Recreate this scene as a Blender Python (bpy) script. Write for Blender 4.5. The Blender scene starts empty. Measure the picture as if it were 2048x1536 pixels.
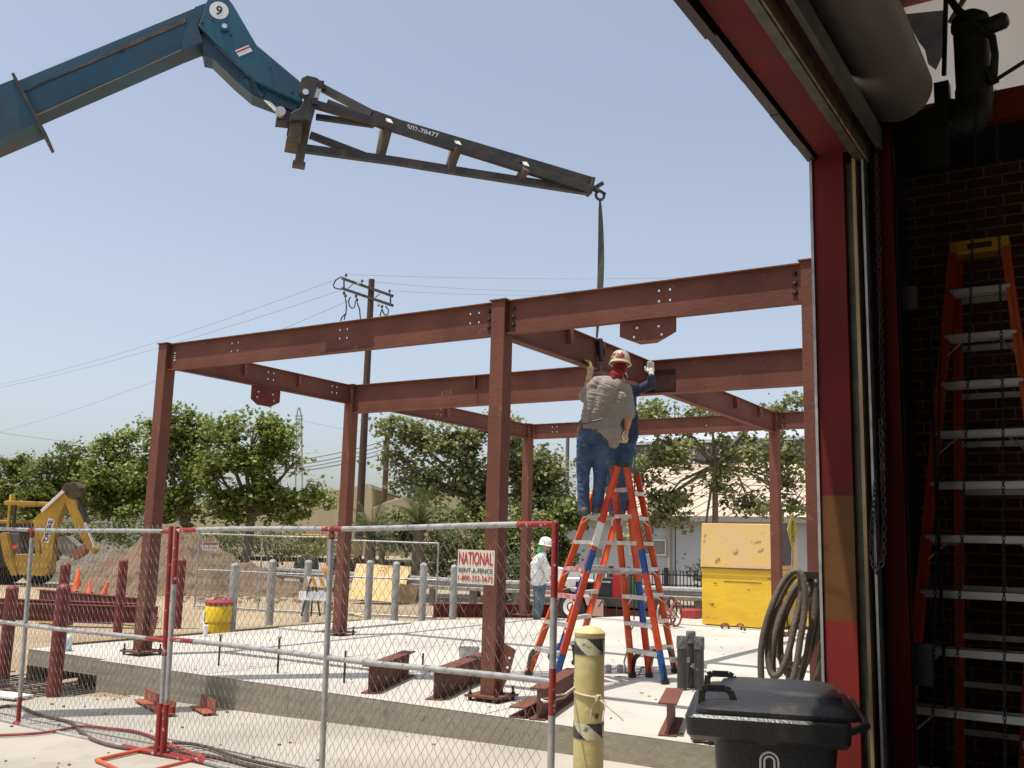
import bpy, bmesh, math, random
import numpy as np
from mathutils import Vector, Matrix, noise
R = math.radians
scene = bpy.context.scene
# ------------------------------------------------------------------ camera
F, YAW, PIT, ROL = 1936.3, -.5634, .16075, .0262
CAM = Vector((10.524, -8.159, 1.75))
fw = Vector((math.sin(YAW)*math.cos(PIT), math.cos(YAW)*math.cos(PIT), math.sin(PIT)))
r0 = Vector((math.cos(YAW), -math.sin(YAW), 0)); u0 = r0.cross(fw)
cr = math.cos(ROL)*r0+math.sin(ROL)*u0; cu = -math.sin(ROL)*r0+math.cos(ROL)*u0
cd = bpy.data.cameras.new('camera'); cam = bpy.data.objects.new('camera', cd)
scene.collection.objects.link(cam)
cam.matrix_world = Matrix(((cr.x, cu.x, -fw.x, CAM.x), (cr.y, cu.y, -fw.y, CAM.y), (cr.z, cu.z, -fw.z, CAM.z), (0, 0, 0, 1)))
cd.sensor_width = 36; cd.lens = 36*F/2048; cd.clip_start = .05; cd.clip_end = 3000
scene.camera = cam
# ------------------------------------------------------------------ world and sun
w = bpy.data.worlds.new("World"); scene.world = w; w.use_nodes = True
nt = w.node_tree; bg = nt.nodes['Background']
sky = nt.nodes.new('ShaderNodeTexSky'); sky.sky_type = 'NISHITA'; sky.sun_disc = False
sky.sun_elevation = R(75.3); sky.sun_rotation = R(210); sky.altitude = 0
sky.air_density = 1.0; sky.dust_density = 2.5; sky.ozone_density = 1.4
hs = nt.nodes.new('ShaderNodeHueSaturation'); hs.inputs['Saturation'].default_value = .66
nt.links.new(sky.outputs[0], hs.inputs['Color']); nt.links.new(hs.outputs[0], bg.inputs[0]); bg.inputs[1].default_value = .134
sl = bpy.data.lights.new('sun', 'SUN'); sl.energy = 4.0; sl.angle = R(.5); sl.color = (1, .95, .86)
so = bpy.data.objects.new('sun', sl); scene.collection.objects.link(so)
so.location = (0, 0, 40); so.rotation_euler = Vector((.5, .85, -3.75)).to_track_quat('-Z', 'Y').to_euler()
vs = scene.view_settings; vs.view_transform = 'Standard'; vs.look = 'None'; vs.exposure = .42; vs.gamma = 1
scene.render.engine = 'CYCLES'
# ------------------------------------------------------------------ pixel rays (calibration of the photograph)
def ray(x, y): return F*fw+(x-1024)*cr-(y-768)*cu
def onz(x, y, z): d = ray(x, y); return CAM+d*((z-CAM.z)/d.z)
def ony(x, y, Y): d = ray(x, y); return CAM+d*((Y-CAM.y)/d.y)
def onx(x, y, X): d = ray(x, y); return CAM+d*((X-CAM.x)/d.x)
def dep(x, y, d): return CAM+ray(x, y)/F*d
V = Vector
# ------------------------------------------------------------------ materials
def M(name, c, c2=None, scale=6, rough=.6, metal=0, bump=0, bscale=None, lo=.4, hi=.65, detail=6, spec=.5, stretch=None, trans=0, c3=None, s3=40, t3=(.62, .7), coat=0):
    m = bpy.data.materials.new(name); m.use_nodes = True; n = m.node_tree.nodes; l = m.node_tree.links
    b = n['Principled BSDF']; b.inputs['Roughness'].default_value = rough; b.inputs['Metallic'].default_value = metal
    b.inputs['Specular IOR Level'].default_value = spec; b.inputs['Base Color'].default_value = (*c, 1)
    if coat: b.inputs['Coat Weight'].default_value = coat
    tc = n.new('ShaderNodeTexCoord'); mp = n.new('ShaderNodeMapping'); l.new(tc.outputs['Object'], mp.inputs[0])
    if stretch: mp.inputs['Scale'].default_value = stretch
    def nz(s, d): 
        t = n.new('ShaderNodeTexNoise'); t.inputs['Scale'].default_value = s; t.inputs['Detail'].default_value = d; l.new(mp.outputs[0], t.inputs[0]); return t
    col = None
    if c2:
        t = nz(scale, detail); cr_ = n.new('ShaderNodeMapRange'); cr_.inputs[1].default_value = lo; cr_.inputs[2].default_value = hi
        l.new(t.outputs[0], cr_.inputs[0]); mx = n.new('ShaderNodeMix'); mx.data_type = 'RGBA'
        mx.inputs[6].default_value = (*c, 1); mx.inputs[7].default_value = (*c2, 1); l.new(cr_.outputs[0], mx.inputs[0]); col = mx.outputs[2]
    if c3:
        t = nz(s3, 5); cr_ = n.new('ShaderNodeMapRange'); cr_.inputs[1].default_value = t3[0]; cr_.inputs[2].default_value = t3[1]
        l.new(t.outputs[0], cr_.inputs[0]); mx = n.new('ShaderNodeMix'); mx.data_type = 'RGBA'
        if col: l.new(col, mx.inputs[6])
        else: mx.inputs[6].default_value = (*c, 1)
        mx.inputs[7].default_value = (*c3, 1); l.new(cr_.outputs[0], mx.inputs[0]); col = mx.outputs[2]
    if col: l.new(col, b.inputs['Base Color'])
    if bump:
        t = nz(bscale or scale*4, 8); bp = n.new('ShaderNodeBump'); bp.inputs['Strength'].default_value = bump; bp.inputs['Distance'].default_value = .02
        l.new(t.outputs[0], bp.inputs['Height']); l.new(bp.outputs[0], b.inputs['Normal'])
    if trans:
        tr = n.new('ShaderNodeBsdfTranslucent'); ms = n.new('ShaderNodeMixShader'); ms.inputs[0].default_value = trans
        if col: l.new(col, tr.inputs[0])
        else: tr.inputs[0].default_value = (*c, 1)
        l.new(b.outputs[0], ms.inputs[1]); l.new(tr.outputs[0], ms.inputs[2]); l.new(ms.outputs[0], n['Material Output'].inputs[0])
    return m
primer = M('red_primer', (.170, .064, .042), (.130, .047, .031), 2.2, .74, bump=.2, bscale=30, c3=(.26, .115, .08), s3=9, t3=(.64, .8), spec=.25)
primer2 = M('dark_primer', (.16, .035, .028), (.11, .025, .02), 3, .7, spec=.25, bump=.15, bscale=30)
orange_primer = M('orange_primer', (.33, .085, .04), (.24, .065, .035), 5, .7)
bolt_m = M('dark_bolt', (.05, .04, .04), rough=.5, metal=.6)
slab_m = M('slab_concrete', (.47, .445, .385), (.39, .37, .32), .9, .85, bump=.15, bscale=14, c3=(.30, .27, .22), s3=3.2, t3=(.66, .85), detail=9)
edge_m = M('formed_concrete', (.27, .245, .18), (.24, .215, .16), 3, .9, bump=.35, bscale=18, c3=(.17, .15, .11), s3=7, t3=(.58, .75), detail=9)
pave_m = M('pavement', (.385, .355, .295), (.30, .275, .225), .7, .9, bump=.25, bscale=9, c3=(.26, .22, .17), s3=2.3, t3=(.60, .8), detail=10)
dirt_m = M('dirt', (.36, .28, .175), (.27, .20, .125), .35, .95, bump=.5, bscale=5, c3=(.22, .165, .105), s3=6, t3=(.56, .72), detail=10)
soil_m = M('brown_soil', (.27, .19, .115), (.20, .14, .09), 2, .95, bump=.9, bscale=9, c3=(.42, .34, .25), s3=11, t3=(.63, .7), detail=10)
redsoil_m = M('red_soil', (.17, .118, .068), (.155, .095, .058), .55, .95, bump=1, bscale=7, c3=(.09, .062, .04), s3=5, t3=(.52, .64), detail=10)
gravel_m = M('gravel', (.165, .14, .10), (.10, .085, .062), 9, .95, bump=1, bscale=26, c3=(.42, .37, .29), s3=22, t3=(.62, .7), detail=10)
boom_m = M('blue_paint', (.016, .075, .125), (.013, .045, .07), 1.6, .45, bump=.08, bscale=14, c3=(.06, .05, .038), s3=3.2, t3=(.54, .72))
jib_m = M('teal_paint', (.010, .090, .150), (.009, .06, .10), 1.7, .4, coat=.15, c3=(.05, .05, .045), s3=6, t3=(.64, .74))
dark_steel = M('dark_steel', (.045, .042, .043), (.075, .06, .05), 6, .5, metal=.3, c3=(.14, .09, .05), s3=9, t3=(.62, .75))
rust_steel = M('rusty_steel', (.105, .08, .055), (.07, .05, .035), 7, .7, bump=.3)
chrome = M('chrome', (.75, .75, .74), rough=.2, metal=.9)
alum = M('aluminium', (.62, .60, .56), (.45, .43, .40), 12, .45, metal=.55)
galv = M('galvanised', (.42, .41, .40), (.30, .295, .29), 14, .5, metal=.45)
wire_m = M('fence_wire', (.15, .14, .125), (.09, .08, .07), 8, .6, metal=.2)
redpaint = M('red_paint', (.30, .02, .016), (.20, .018, .015), 6, .5, c3=(.40, .38, .36), s3=20, t3=(.63, .66))
orangepaint = M('orange_frame', (.62, .13, .05), (.40, .07, .04), 5, .55)
bollard_red = M('bollard_red', (.175, .016, .011), (.12, .013, .010), 5, .55, bump=.1)
bollard_grey = M('bollard_grey', (.36, .365, .35), (.27, .275, .265), 7, .7, bump=.2, c3=(.2, .19, .17), s3=14, t3=(.62, .75))
bollard_yellow = M('bollard_yellow', (.52, .41, .16), (.60, .50, .24), 5, .6, bump=.25, c3=(.10, .085, .05), s3=9, t3=(.66, .72), detail=9)
cream = M('cream_reflective', (.62, .58, .40), (.5, .46, .32), 12, .6, c3=(.14, .13, .10), s3=18, t3=(.62, .7))
black_tape = M('black_tape', (.025, .025, .022), (.08, .07, .055), 14, .6)
lad_orange = M('ladder_orange', (.70, .095, .012), (.56, .06, .01), 5, .38, c3=(.75, .22, .08), s3=11, t3=(.64, .8))
lad_red = M('ladder_red', (.62, .05, .012), (.50, .03, .01), 6, .42)
lad_blue = M('ladder_blue', (.02, .085, .30), (.03, .11, .36), 8, .5)
black_pl = M('black_plastic', (.014, .014, .015), (.022, .022, .022), 8, .42, bump=.08, bscale=60)
bin_m = M('bin_plastic', (.016, .016, .017), (.026, .025, .025), 3, .36, bump=.12, bscale=90, c3=(.10, .09, .075), s3=5, t3=(.62, .85))
yellow_cap = M('yellow_cap', (.80, .42, .01), rough=.4)
yellow_box_m = M('yellow_box_paint', (.78, .50, .025), (.70, .42, .03), 2.5, .5, bump=.2, bscale=6, c3=(.20, .11, .02), s3=3.5, t3=(.64, .69), detail=9, stretch=(1, 1, 2.6))
yellow_lid_m = M('yellow_lid_paint', (.60, .41, .20), (.64, .42, .12), 1.6, .45, bump=.25, bscale=5, c3=(.30, .20, .10), s3=6, t3=(.64, .70), detail=9)
white = M('white_paint', (.78, .78, .76), rough=.5)
red_let = M('red_lettering', (.42, .02, .04), rough=.5)
blue_let = M('blue_lettering', (.03, .05, .14), rough=.5)
black_let = M('black_lettering', (.02, .02, .02), rough=.5)
wood_pole = M('pole_wood', (.085, .045, .028), (.055, .03, .02), 3, .85, bump=.3, stretch=(6, 6, .6))
arm_wood = M('crossarm_wood', (.04, .04, .036), (.025, .025, .022), 6, .8)
bark = M('bark', (.20, .16, .11), (.13, .10, .075), 6, .9, bump=.6, bscale=20)
plywood = M('plywood', (.70, .49, .23), (.62, .43, .19), 2.5, .75, stretch=(1, 1, 5), c3=(.36, .24, .12), s3=5, t3=(.66, .8))
rope_m = M('cord', (.66, .60, .46), (.5, .44, .33), 30, .8)
hose_m = M('hose_rubber', (.115, .085, .055), (.06, .047, .034), 4, .62, bump=.3, bscale=40, c3=(.19, .14, .085), s3=7, t3=(.58, .75))
hose_red = M('hose_red', (.30, .06, .045), (.17, .035, .03), 6, .6)
wood_scrap = M('wood_scrap', (.20, .14, .08), (.08, .06, .05), 9, .9)
hose_dark = M('hose_brown', (.085, .05, .04), (.13, .08, .06), 6, .6)
rubber = M('tyre_rubber', (.02, .02, .02), (.035, .032, .03), 9, .8)
def leafmat(name, c, c2, c3):
    return M(name, c, c2, 1.1, .5, c3=c3, s3=5.5, t3=(.45, .62), trans=.32, spec=.3)
leaf1 = leafmat('leaves_mid', (.19, .235, .045), (.08, .115, .022), (.28, .32, .09))
leaf2 = leafmat('leaves_dark', (.145, .18, .038), (.06, .08, .02), (.22, .255, .075))
leaf3 = leafmat('leaves_olive', (.21, .235, .08), (.10, .115, .042), (.33, .34, .16))
palm_m = leafmat('palm_fronds', (.10, .13, .05), (.06, .085, .03), (.16, .18, .08))
# ------------------------------------------------------------------ mesh builder
C = scene.collection
class MB:
    def __init__(s): s.v = []; s.f = []; s.m = []; s.mi = 0
    def add(s, vs, fs):
        o = len(s.v); s.v += [tuple(v) for v in vs]; s.f += [tuple(i+o for i in f) for f in fs]; s.m += [s.mi]*len(fs); return s
    def hexa(s, p):  # 8 corners: bottom 4 ccw, top 4
        return s.add(p, [(3, 2, 1, 0), (4, 5, 6, 7), (0, 1, 5, 4), (1, 2, 6, 5), (2, 3, 7, 6), (3, 0, 4, 7)])
    def box(s, x0, x1, y0, y1, z0, z1):
        return s.hexa([(x0, y0, z0), (x1, y0, z0), (x1, y1, z0), (x0, y1, z0), (x0, y0, z1), (x1, y0, z1), (x1, y1, z1), (x0, y1, z1)])
    def bar(s, a, b, wd, ht, up=(0, 0, 1), off=(0, 0), e=None):
        a = V(a); b = V(b); d = (b-a).normalized(); up = V(up); sd = d.cross(up)
        if sd.length < 1e-4: sd = d.cross(V((0, 1, 0)))
        sd.normalize(); up = sd.cross(d); o = sd*off[0]+up*off[1]
        k = e or 1
        q = []
        for P, kk in ((a, 1), (b, k)):
            for i, j in ((-1, -1), (1, -1), (1, 1), (-1, 1)): q.append(P+o+sd*(i*wd/2*kk)+up*(j*ht/2*kk))
        return s.hexa([q[0], q[1], q[5], q[4], q[3], q[2], q[6], q[7]])
    def tube(s, pts, r, n=8, cap=True, closed=False):
        pts = [V(p) for p in pts]; rs = r if isinstance(r, (list, tuple)) else [r]*len(pts); rings = []; ref = None
        for i, p in enumerate(pts):
            if closed: t = pts[(i+1) % len(pts)]-pts[i-1]
            else: t = pts[min(i+1, len(pts)-1)]-pts[max(i-1, 0)]
            t.normalize()
            if ref is None: ref = V((0, 0, 1)) if abs(t.z) < .9 else V((1, 0, 0))
            a = t.cross(ref).normalized(); ref = a.cross(t).normalized()
            rings.append([p+(a*math.cos(2*math.pi*k/n)+ref*math.sin(2*math.pi*k/n))*rs[i] for k in range(n)])
        vs = [q for g in rings for q in g]; fs = []
        m = len(pts)
        for i in range(m if closed else m-1):
            j = (i+1) % m
            for k in range(n): fs.append((i*n+k, i*n+(k+1) % n, j*n+(k+1) % n, j*n+k))
        if cap and not closed: fs.append(tuple(range(n-1, -1, -1))); fs.append(tuple((m-1)*n+k for k in range(n)))
        return s.add(vs, fs)
    def lathe(s, prof, c=(0, 0, 0), n=20, axis=None):
        vs = []; c = V(c)
        rot = V(axis).to_track_quat('Z', 'Y').to_matrix() if axis else Matrix.Identity(3)
        for r, z in prof:
            for k in range(n): vs.append(c+rot @ V((r*math.cos(2*math.pi*k/n), r*math.sin(2*math.pi*k/n), z)))
        fs = [(i*n+k, i*n+(k+1) % n, (i+1)*n+(k+1) % n, (i+1)*n+k) for i in range(len(prof)-1) for k in range(n)]
        fs.append(tuple(range(n-1, -1, -1))); fs.append(tuple((len(prof)-1)*n+k for k in range(n)))
        return s.add(vs, fs)
    def prism(s, pts, d):
        pts = [V(p) for p in pts]; d = V(d); n = len(pts)
        fs = [tuple(range(n-1, -1, -1)), tuple(range(n, 2*n))]+[(i, (i+1) % n, n+(i+1) % n, n+i) for i in range(n)]
        return s.add(pts+[p+d for p in pts], fs)
    def build(s, name, mats, parent=None, smooth=False, local=False, bevel=0):
        me = bpy.data.meshes.new(name)
        off = V((0, 0, 0)) if (parent is None or local) else wloc(parent)
        me.from_pydata([(v[0]-off.x, v[1]-off.y, v[2]-off.z) for v in s.v], [], s.f)
        if not isinstance(mats, (list, tuple)): mats = [mats]
        for m in mats: me.materials.append(m)
        me.polygons.foreach_set('material_index', s.m); me.update()
        bm = bmesh.new(); bm.from_mesh(me); bmesh.ops.recalc_face_normals(bm, faces=bm.faces); bm.to_mesh(me); bm.free()
        if smooth: me.shade_smooth(); me.set_sharp_from_angle(angle=R(38))
        o = bpy.data.objects.new(name, me); C.objects.link(o)
        if parent: o.parent = parent
        if bevel:
            b = o.modifiers.new('bevel', 'BEVEL'); b.width = bevel; b.segments = 2; b.limit_method = 'ANGLE'
        return o
def wloc(o):
    p = o.location.copy()
    while o.parent: o = o.parent; p += o.location
    return p
def tag(o, label, cat, group=None, kind=None):
    if label: o['label'] = label
    if cat: o['category'] = cat
    if group: o['group'] = group
    if kind: o['kind'] = kind
    return o
def thing(name, label, cat, loc=(0, 0, 0), group=None, rz=0):
    o = bpy.data.objects.new(name, None); C.objects.link(o); o.location = loc; o.rotation_euler = (0, 0, rz); o.empty_display_size = .2
    return tag(o, label, cat, group)
def struct(o): o['kind'] = 'structure'; return o
def dup(root, loc, label, rz=0, scale=None):
    r = root.copy(); C.objects.link(r); r.location = loc; r.rotation_euler = (0, 0, rz); r['label'] = label
    if scale: r.scale = scale
    for ch in list(root.children):
        c = ch.copy(); C.objects.link(c); c.parent = r
        for g in ch.children: d = g.copy(); C.objects.link(d); d.parent = c
    return r
def text(name, s, o, xd, yd, h, mat, parent, depth=.002, wmax=None, font_off=(0, 0), bold=0):
    """lettering as a mesh; o = centre, xd / yd = writing and up directions, h = capital height"""
    cu_ = bpy.data.curves.new(name, 'FONT'); cu_.body = s; cu_.align_x = 'CENTER'; cu_.align_y = 'CENTER'; cu_.extrude = depth; cu_.size = 1; cu_.offset = bold
    ob = bpy.data.objects.new(name, cu_); C.objects.link(ob)
    bpy.context.view_layer.update(); dg = bpy.context.evaluated_depsgraph_get()
    me = bpy.data.meshes.new_from_object(ob.evaluated_get(dg)); bpy.data.objects.remove(ob)
    co = np.array([v.co[:] for v in me.vertices]); mn = co.min(0); mx = co.max(0)
    xd = V(xd).normalized(); yd = V(yd).normalized(); zd = xd.cross(yd); o = V(o)-(wloc(parent) if parent else V())
    sy = h/(mx[1]-mn[1]); sx = sy if wmax is None else wmax/(mx[0]-mn[0])
    for v in me.vertices:
        q = v.co; v.co = o+xd*((q.x-(mn[0]+mx[0])/2)*sx)+yd*((q.y-(mn[1]+mx[1])/2)*sy)+zd*q.z
    me.materials.clear(); me.materials.append(mat); ob = bpy.data.objects.new(name, me); C.objects.link(ob)
    if parent: ob.parent = parent
    return ob
def blob(name, caps, mat, parent, voxel=.012, sm=3, wr=0, ws=14, wst=(1, 1, 1), seed=0):
    """one continuous surface grown over tapered capsules (p0,r0,p1,r1)"""
    bm = bmesh.new()
    for p0, ra, p1, rb in caps:
        p0 = V(p0); p1 = V(p1); L = (p1-p0).length
        for p, r in ((p0, ra), (p1, rb)): bmesh.ops.create_icosphere(bm, subdivisions=2, radius=r, matrix=Matrix.Translation(p))
        if L > 1e-4:
            q = (p1-p0).to_track_quat('Z', 'Y').to_matrix().to_4x4()
            bmesh.ops.create_cone(bm, cap_ends=True, segments=14, radius1=ra, radius2=rb, depth=L, matrix=Matrix.Translation((p0+p1)/2) @ q)
    me = bpy.data.meshes.new(name); bm.to_mesh(me); bm.free()
    o = bpy.data.objects.new(name, me); C.objects.link(o)
    m = o.modifiers.new('r', 'REMESH'); m.mode = 'VOXEL'; m.voxel_size = voxel
    if sm: m = o.modifiers.new('s', 'SMOOTH'); m.iterations = sm; m.factor = .6
    bpy.context.view_layer.update(); dg = bpy.context.evaluated_depsgraph_get()
    me2 = bpy.data.meshes.new_from_object(o.evaluated_get(dg)); bpy.data.objects.remove(o)
    off = wloc(parent) if parent else V()
    for v in me2.vertices:
        c = v.co.copy()
        if wr:
            rr = c.dot(cr)+.25*c.y; w1 = .30*math.sin(c.z*2.1)
            q = V(((rr*.55+c.z*.83+w1*rr)*ws*1.5, (rr*.83-c.z*.55)*ws*.42, c.y*ws*.4+seed*7.3))
            d = math.exp(-(noise.noise(q)/.09)**2); d2 = noise.noise(q*.35+V((9, 9, 9)))
            c += v.normal*wr*(d*.9+d2*1.2)
        v.co = c-off
    me2.materials.clear(); me2.materials.append(mat); me2.shade_smooth()
    o = bpy.data.objects.new(name, me2); C.objects.link(o)
    if parent: o.parent = parent
    return o
ZS = .23; H = 3.95; ZT = ZS+H
exec_order = 0
# ================================================================== GROUND
def gz(x, y):
    if y > -.6: base = -.02
    else: base = 0
    k = min(1, max(0, (7-x)/6)); z = -.10*k*k*(3-2*k) if y < 2 else 0
    if y > 0: z *= max(0, 1-y/2)
    if x < .15 and y > -1.75:            # shallow excavation round the corner of the slab
        a = min(1, (.15-x)/.1)*min(1, max(0, (y+1.75)/.15))*min(1, max(0, (x+4)/.8))*min(1, max(0, (1.2-y)/.4)); z -= .16*a
    if x < -40 or y > 60: z -= 0
    return z
def grid_sheet(name, xs, ys, zf, mat, keep=None):
    nx, ny = len(xs), len(ys); vs = [(x, y, zf(x, y)) for y in ys for x in xs]
    fs = [(j*nx+i, j*nx+i+1, (j+1)*nx+i+1, (j+1)*nx+i) for j in range(ny-1) for i in range(nx-1) if keep is None or keep((xs[i]+xs[i+1])/2, (ys[j]+ys[j+1])/2)]
    mb = MB(); mb.add(vs, fs); return mb.build(name, mat, smooth=True)
def axis(a, b, step, far): 
    l = list(np.arange(a, b, step))+[b]; return [-f+a for f in far[::-1]]+l+[b+f for f in far]
xs = axis(-5, 10, .25, [1, 3, 8, 20, 60, 200, 900]); ys = axis(-6, 3, .15, [1, 3, 8, 20, 60, 200, 900])
struct(grid_sheet('ground', xs, ys, lambda x, y: gz(x, y)-.02, dirt_m))
def pk(x, y):
    if y > -.66 or y < -30: return False
    edge = .1+.16*math.sin(y*5.3)+.1*math.sin(y*13+1)
    if x > edge+max(0, (y+1.5))*.9: return True
    return y < -1.9+.12*math.sin(x*3.1)+.05*math.sin(x*9) and x > -14
struct(grid_sheet('pavement', [-14, -12, -9, -7]+list(np.arange(-5, 9.3, .1))+[10, 12, 18], [-30, -20, -12, -8]+list(np.arange(-6, -.64, .09)), lambda x, y: gz(x, y)+.004 if y < -1 or x > .3 else gz(max(x, .3), y)+.004, pave_m, pk))
# road beyond the yard
mb = MB(); mb.box(-90, 60, 22, 31, -.05, .006)
asph = M('asphalt', (.16, .15, .14), (.12, .115, .11), 2, .9, bump=.2)
struct(mb.build('road', asph))
# slab ---------------------------------------------------------------
mb = MB()
poly = [(.12, -.7), (9.0, -.7), (9.0, 11.9), (1.6, 11.9), (1.1, 10.2), (.45, 8.6), (-.25, 8.0), (-.7, 7.2), (-.75, 6.5), (-1.42, 6.3), (-1.45, -.6), (.12, -.6)]
n = len(poly); mb.add([(x, y, ZS) for x, y in poly], [tuple(range(n))])
slab = struct(mb.build('concrete_slab', slab_m))
mb = MB()
def sl_edge(a, b, z0): mb.add([(a[0], a[1], z0), (b[0], b[1], z0), (b[0], b[1], ZS-.004), (a[0], a[1], ZS-.004)], [(0, 1, 2, 3)])
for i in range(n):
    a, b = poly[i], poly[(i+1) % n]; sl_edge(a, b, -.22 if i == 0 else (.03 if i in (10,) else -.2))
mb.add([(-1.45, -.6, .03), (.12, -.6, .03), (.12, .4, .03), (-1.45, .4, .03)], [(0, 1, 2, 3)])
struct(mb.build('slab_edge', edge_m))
mb = MB()
mb.box(-1.4, .1, .1, .14, -.3, .03)
struct(mb.build('footing_face', soil_m))
rnd = random.Random(77)
for a, b in (((1.9, -.68), (2.2, 8.0)), ((5.6, -.68), (5.7, 11.7))):
    mb = MB(); mb.add([(a[0], a[1], ZS+.003), (a[0]+.012, a[1], ZS+.003), (b[0]+.012, b[1], ZS+.003), (b[0], b[1], ZS+.003)], [(0, 1, 2, 3)]); struct(mb.build('slab_joint', edge_m))
mb = MB()
for k in range(160):
    x = rnd.uniform(-1.3, 8.8); y = rnd.uniform(-.6, 8); 
    if x < 0 and y > 6: continue
    L = rnd.uniform(.01, .05); an = rnd.uniform(0, 3.1); z = ZS+.003; mb.bar((x, y, z+.004), (x+L*math.cos(an), y+L*math.sin(an), z+.004), rnd.uniform(.004, .012), .006)
tag(mb.build('slab_debris', wood_scrap), 'scattered wood and steel scraps on the pale slab', 'debris', kind='stuff')
# raised pad at the rear left corner of the slab and the trench edge boards
mb = MB(); mb.box(-1.3, -.5, 3.6, 6.1, ZS, ZS+.03); struct(mb.build('slab_step', slab_m))
# ================================================================== STEEL FRAME
def base_plate(mb, x, y, z=ZS, s=.19, h=.02): mb.box(x-s, x+s, y-s, y+s, z+.035, z+.035+h)
frame_g = 'red primed steel columns of the open frame'
L1, L2, W1, W2 = 5.23, 3.16, 3.64+0-.0, 0
YD, YE, XB, XC = 3.162+.0, 6.80, 5.23, 8.39
YD = 3.64 if False else 3.162
q_L1, q_L2, q_M1, q_M2 = 5.2296, 3.1623, 3.6366, 5.5585
XB = q_L1; XC = q_L1+q_L2; YD = q_M1; YE = q_M1+q_M2
def column(x, y, label, gus=None, chalk=False):
    t = thing('steel_column', label, 'steel column', (x, y, ZS), frame_g)
    mb = MB(); mb.box(x-.083, x+.083, y-.083, y+.083, ZS+.055, ZT); mb.build('post', primer, t, bevel=.008)
    mb = MB(); mb.box(x-.1, x+.1, y-.1, y+.1, ZT, ZT+.012); mb.build('cap_plate', primer, t)
    mb = MB(); base_plate(mb, x, y); mb.build('base_plate', primer, t)
    for dx in (-.15, .15):
        for dy in (-.15, .15):
            mb = MB(); mb.tube([(x+dx, y+dy, ZS-.01), (x+dx, y+dy, ZS+.13)], .011, 8)
            mb.lathe([(.022, 0), (.022, .018)], (x+dx, y+dy, ZS+.055), 6); mb.lathe([(.022, 0), (.022, .018)], (x+dx, y+dy, ZS+.012), 6); mb.build('anchor_bolt', bolt_m, t)
    if gus:
        mb = MB(); mb.prism([(x+px, y-.006, z) for px, z in gus[0]], (0, .012, 0)); mb.build('gusset_plate', gus[1], t)
        for px, z in gus[2]:
            mb = MB(); mb.lathe([(.013, 0), (.013, .003)], (x+px, y-.010, z), 10, axis=(0, -1, 0)); mb.build('bolt_hole', white, t)
    return t
gpB = [(.083, .79), (.26, .72), (.20, .5), (.083, .27)]
column(0, 0, 'front left steel column where the long beam and the side beam meet', ([(.083, .78), (.25, .70), (.19, .5), (.083, .30)], primer, []))
tb = column(XB, 0, 'tall steel column in the middle of the photo, nearest the fence sign', (gpB, primer, [(.20, .64), (.18, .55)]))
column(XC, 0, 'right front steel column standing just outside the red door frame')
column(0, YD, 'steel column behind the second fence post, where the side beam meets the deep middle beam')
column(0, YE, 'steel column next to the worker in the white shirt')
column(XB, YE, 'rear steel column in front of the yellow box')
column(XC, YD, 'right end column of the deep middle beam, hidden behind the door frame')
column(XC, YE, 'rear right steel column hidden behind the door frame')
# chalk squiggle on the middle column
def ibeam(t, a, b, depth, fl, holes=(), zt=ZT, tf=.012, tw=.010, mat=primer, name=''):
    """holes: distances along the beam of 4-hole groups"""
    a = V(a); b = V(b); d = (b-a).normalized(); L = (b-a).length; sd = V((d.y, -d.x, 0)).normalized(); z1 = V((0, 0, 1))
    def hb(mb, s0, s1, w0, w1, z0, z1_): mb.hexa([a+d*s+sd*w+V((0, 0, z)) for s, w, z in ((s0, w0, z0), (s1, w0, z0), (s1, w1, z0), (s0, w1, z0), (s0, w0, z1_), (s1, w0, z1_), (s1, w1, z1_), (s0, w1, z1_))])
    mb = MB(); hb(mb, 0, L, -fl/2, fl/2, -tf, 0); mb.build('top_flange', mat, t)
    mb = MB(); hb(mb, 0, L, -fl/2, fl/2, -depth, -depth+tf); mb.build('bottom_flange', mat, t)
    mb = MB(); hs = .011; g = .055; cuts = []
    for s in holes: cuts += [s-g, s+g]
    cuts.sort(); p = 0; zl, zh = -depth+tf, -tf
    zc = [-depth*.24, -depth*.24-.10]
    for c in cuts:
        hb(mb, p, c-hs, -tw/2, tw/2, zl, zh)
        hb(mb, c-hs, c+hs, -tw/2, tw/2, zl, zc[1]-hs); hb(mb, c-hs, c+hs, -tw/2, tw/2, zc[1]+hs, zc[0]-hs); hb(mb, c-hs, c+hs, -tw/2, tw/2, zc[0]+hs, zh); p = c+hs
    hb(mb, p, L, -tw/2, tw/2, zl, zh); mb.build('web', mat, t)
    return hb
def beam(a, b, depth, fl, label, holes=(), bolts=(), stiff=(), grp='red primed steel beams of the open frame'):
    A = V((a[0], a[1], ZT)); B = V((b[0], b[1], ZT)); t = thing('steel_beam', label, 'steel beam', A, grp)
    hb = ibeam(t, A, B, depth, fl, holes)
    L = (B-A).length
    for s in bolts:
        for z in (-.085, -.175, -.255):
            if -z < depth-.06:
                mb = MB(); d = (B-A).normalized(); sd = V((d.y, -d.x, 0)); mb.lathe([(.021, 0), (.021, .016), (.012, .024)], A+d*s+sd*.006+V((0, 0, z)), 6, axis=tuple(sd)); mb.build('bolt', bolt_m, t)
    for s in stiff:
        mb = MB(); hb(mb, s-.006, s+.006, .005, fl/2-.002, -.20, -.013); hb(mb, s-.006, s+.006, .045, fl/2+.05, -.19, -.05); mb.build('stiffener_plate', primer, t)
    return t
c5 = .085
t = beam((c5, 0), (XB-c5, 0), .35, .10, 'long front beam from the left corner column to the middle column, truss shadow on it', (1.19, 2.98, 4.80), (L1-.24,), ())
text('marking', '8 N 8', (.17, -.012, ZT-.17), (0, 0, 1), (-1, 0, 0), .035, white, t, .001)
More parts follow.
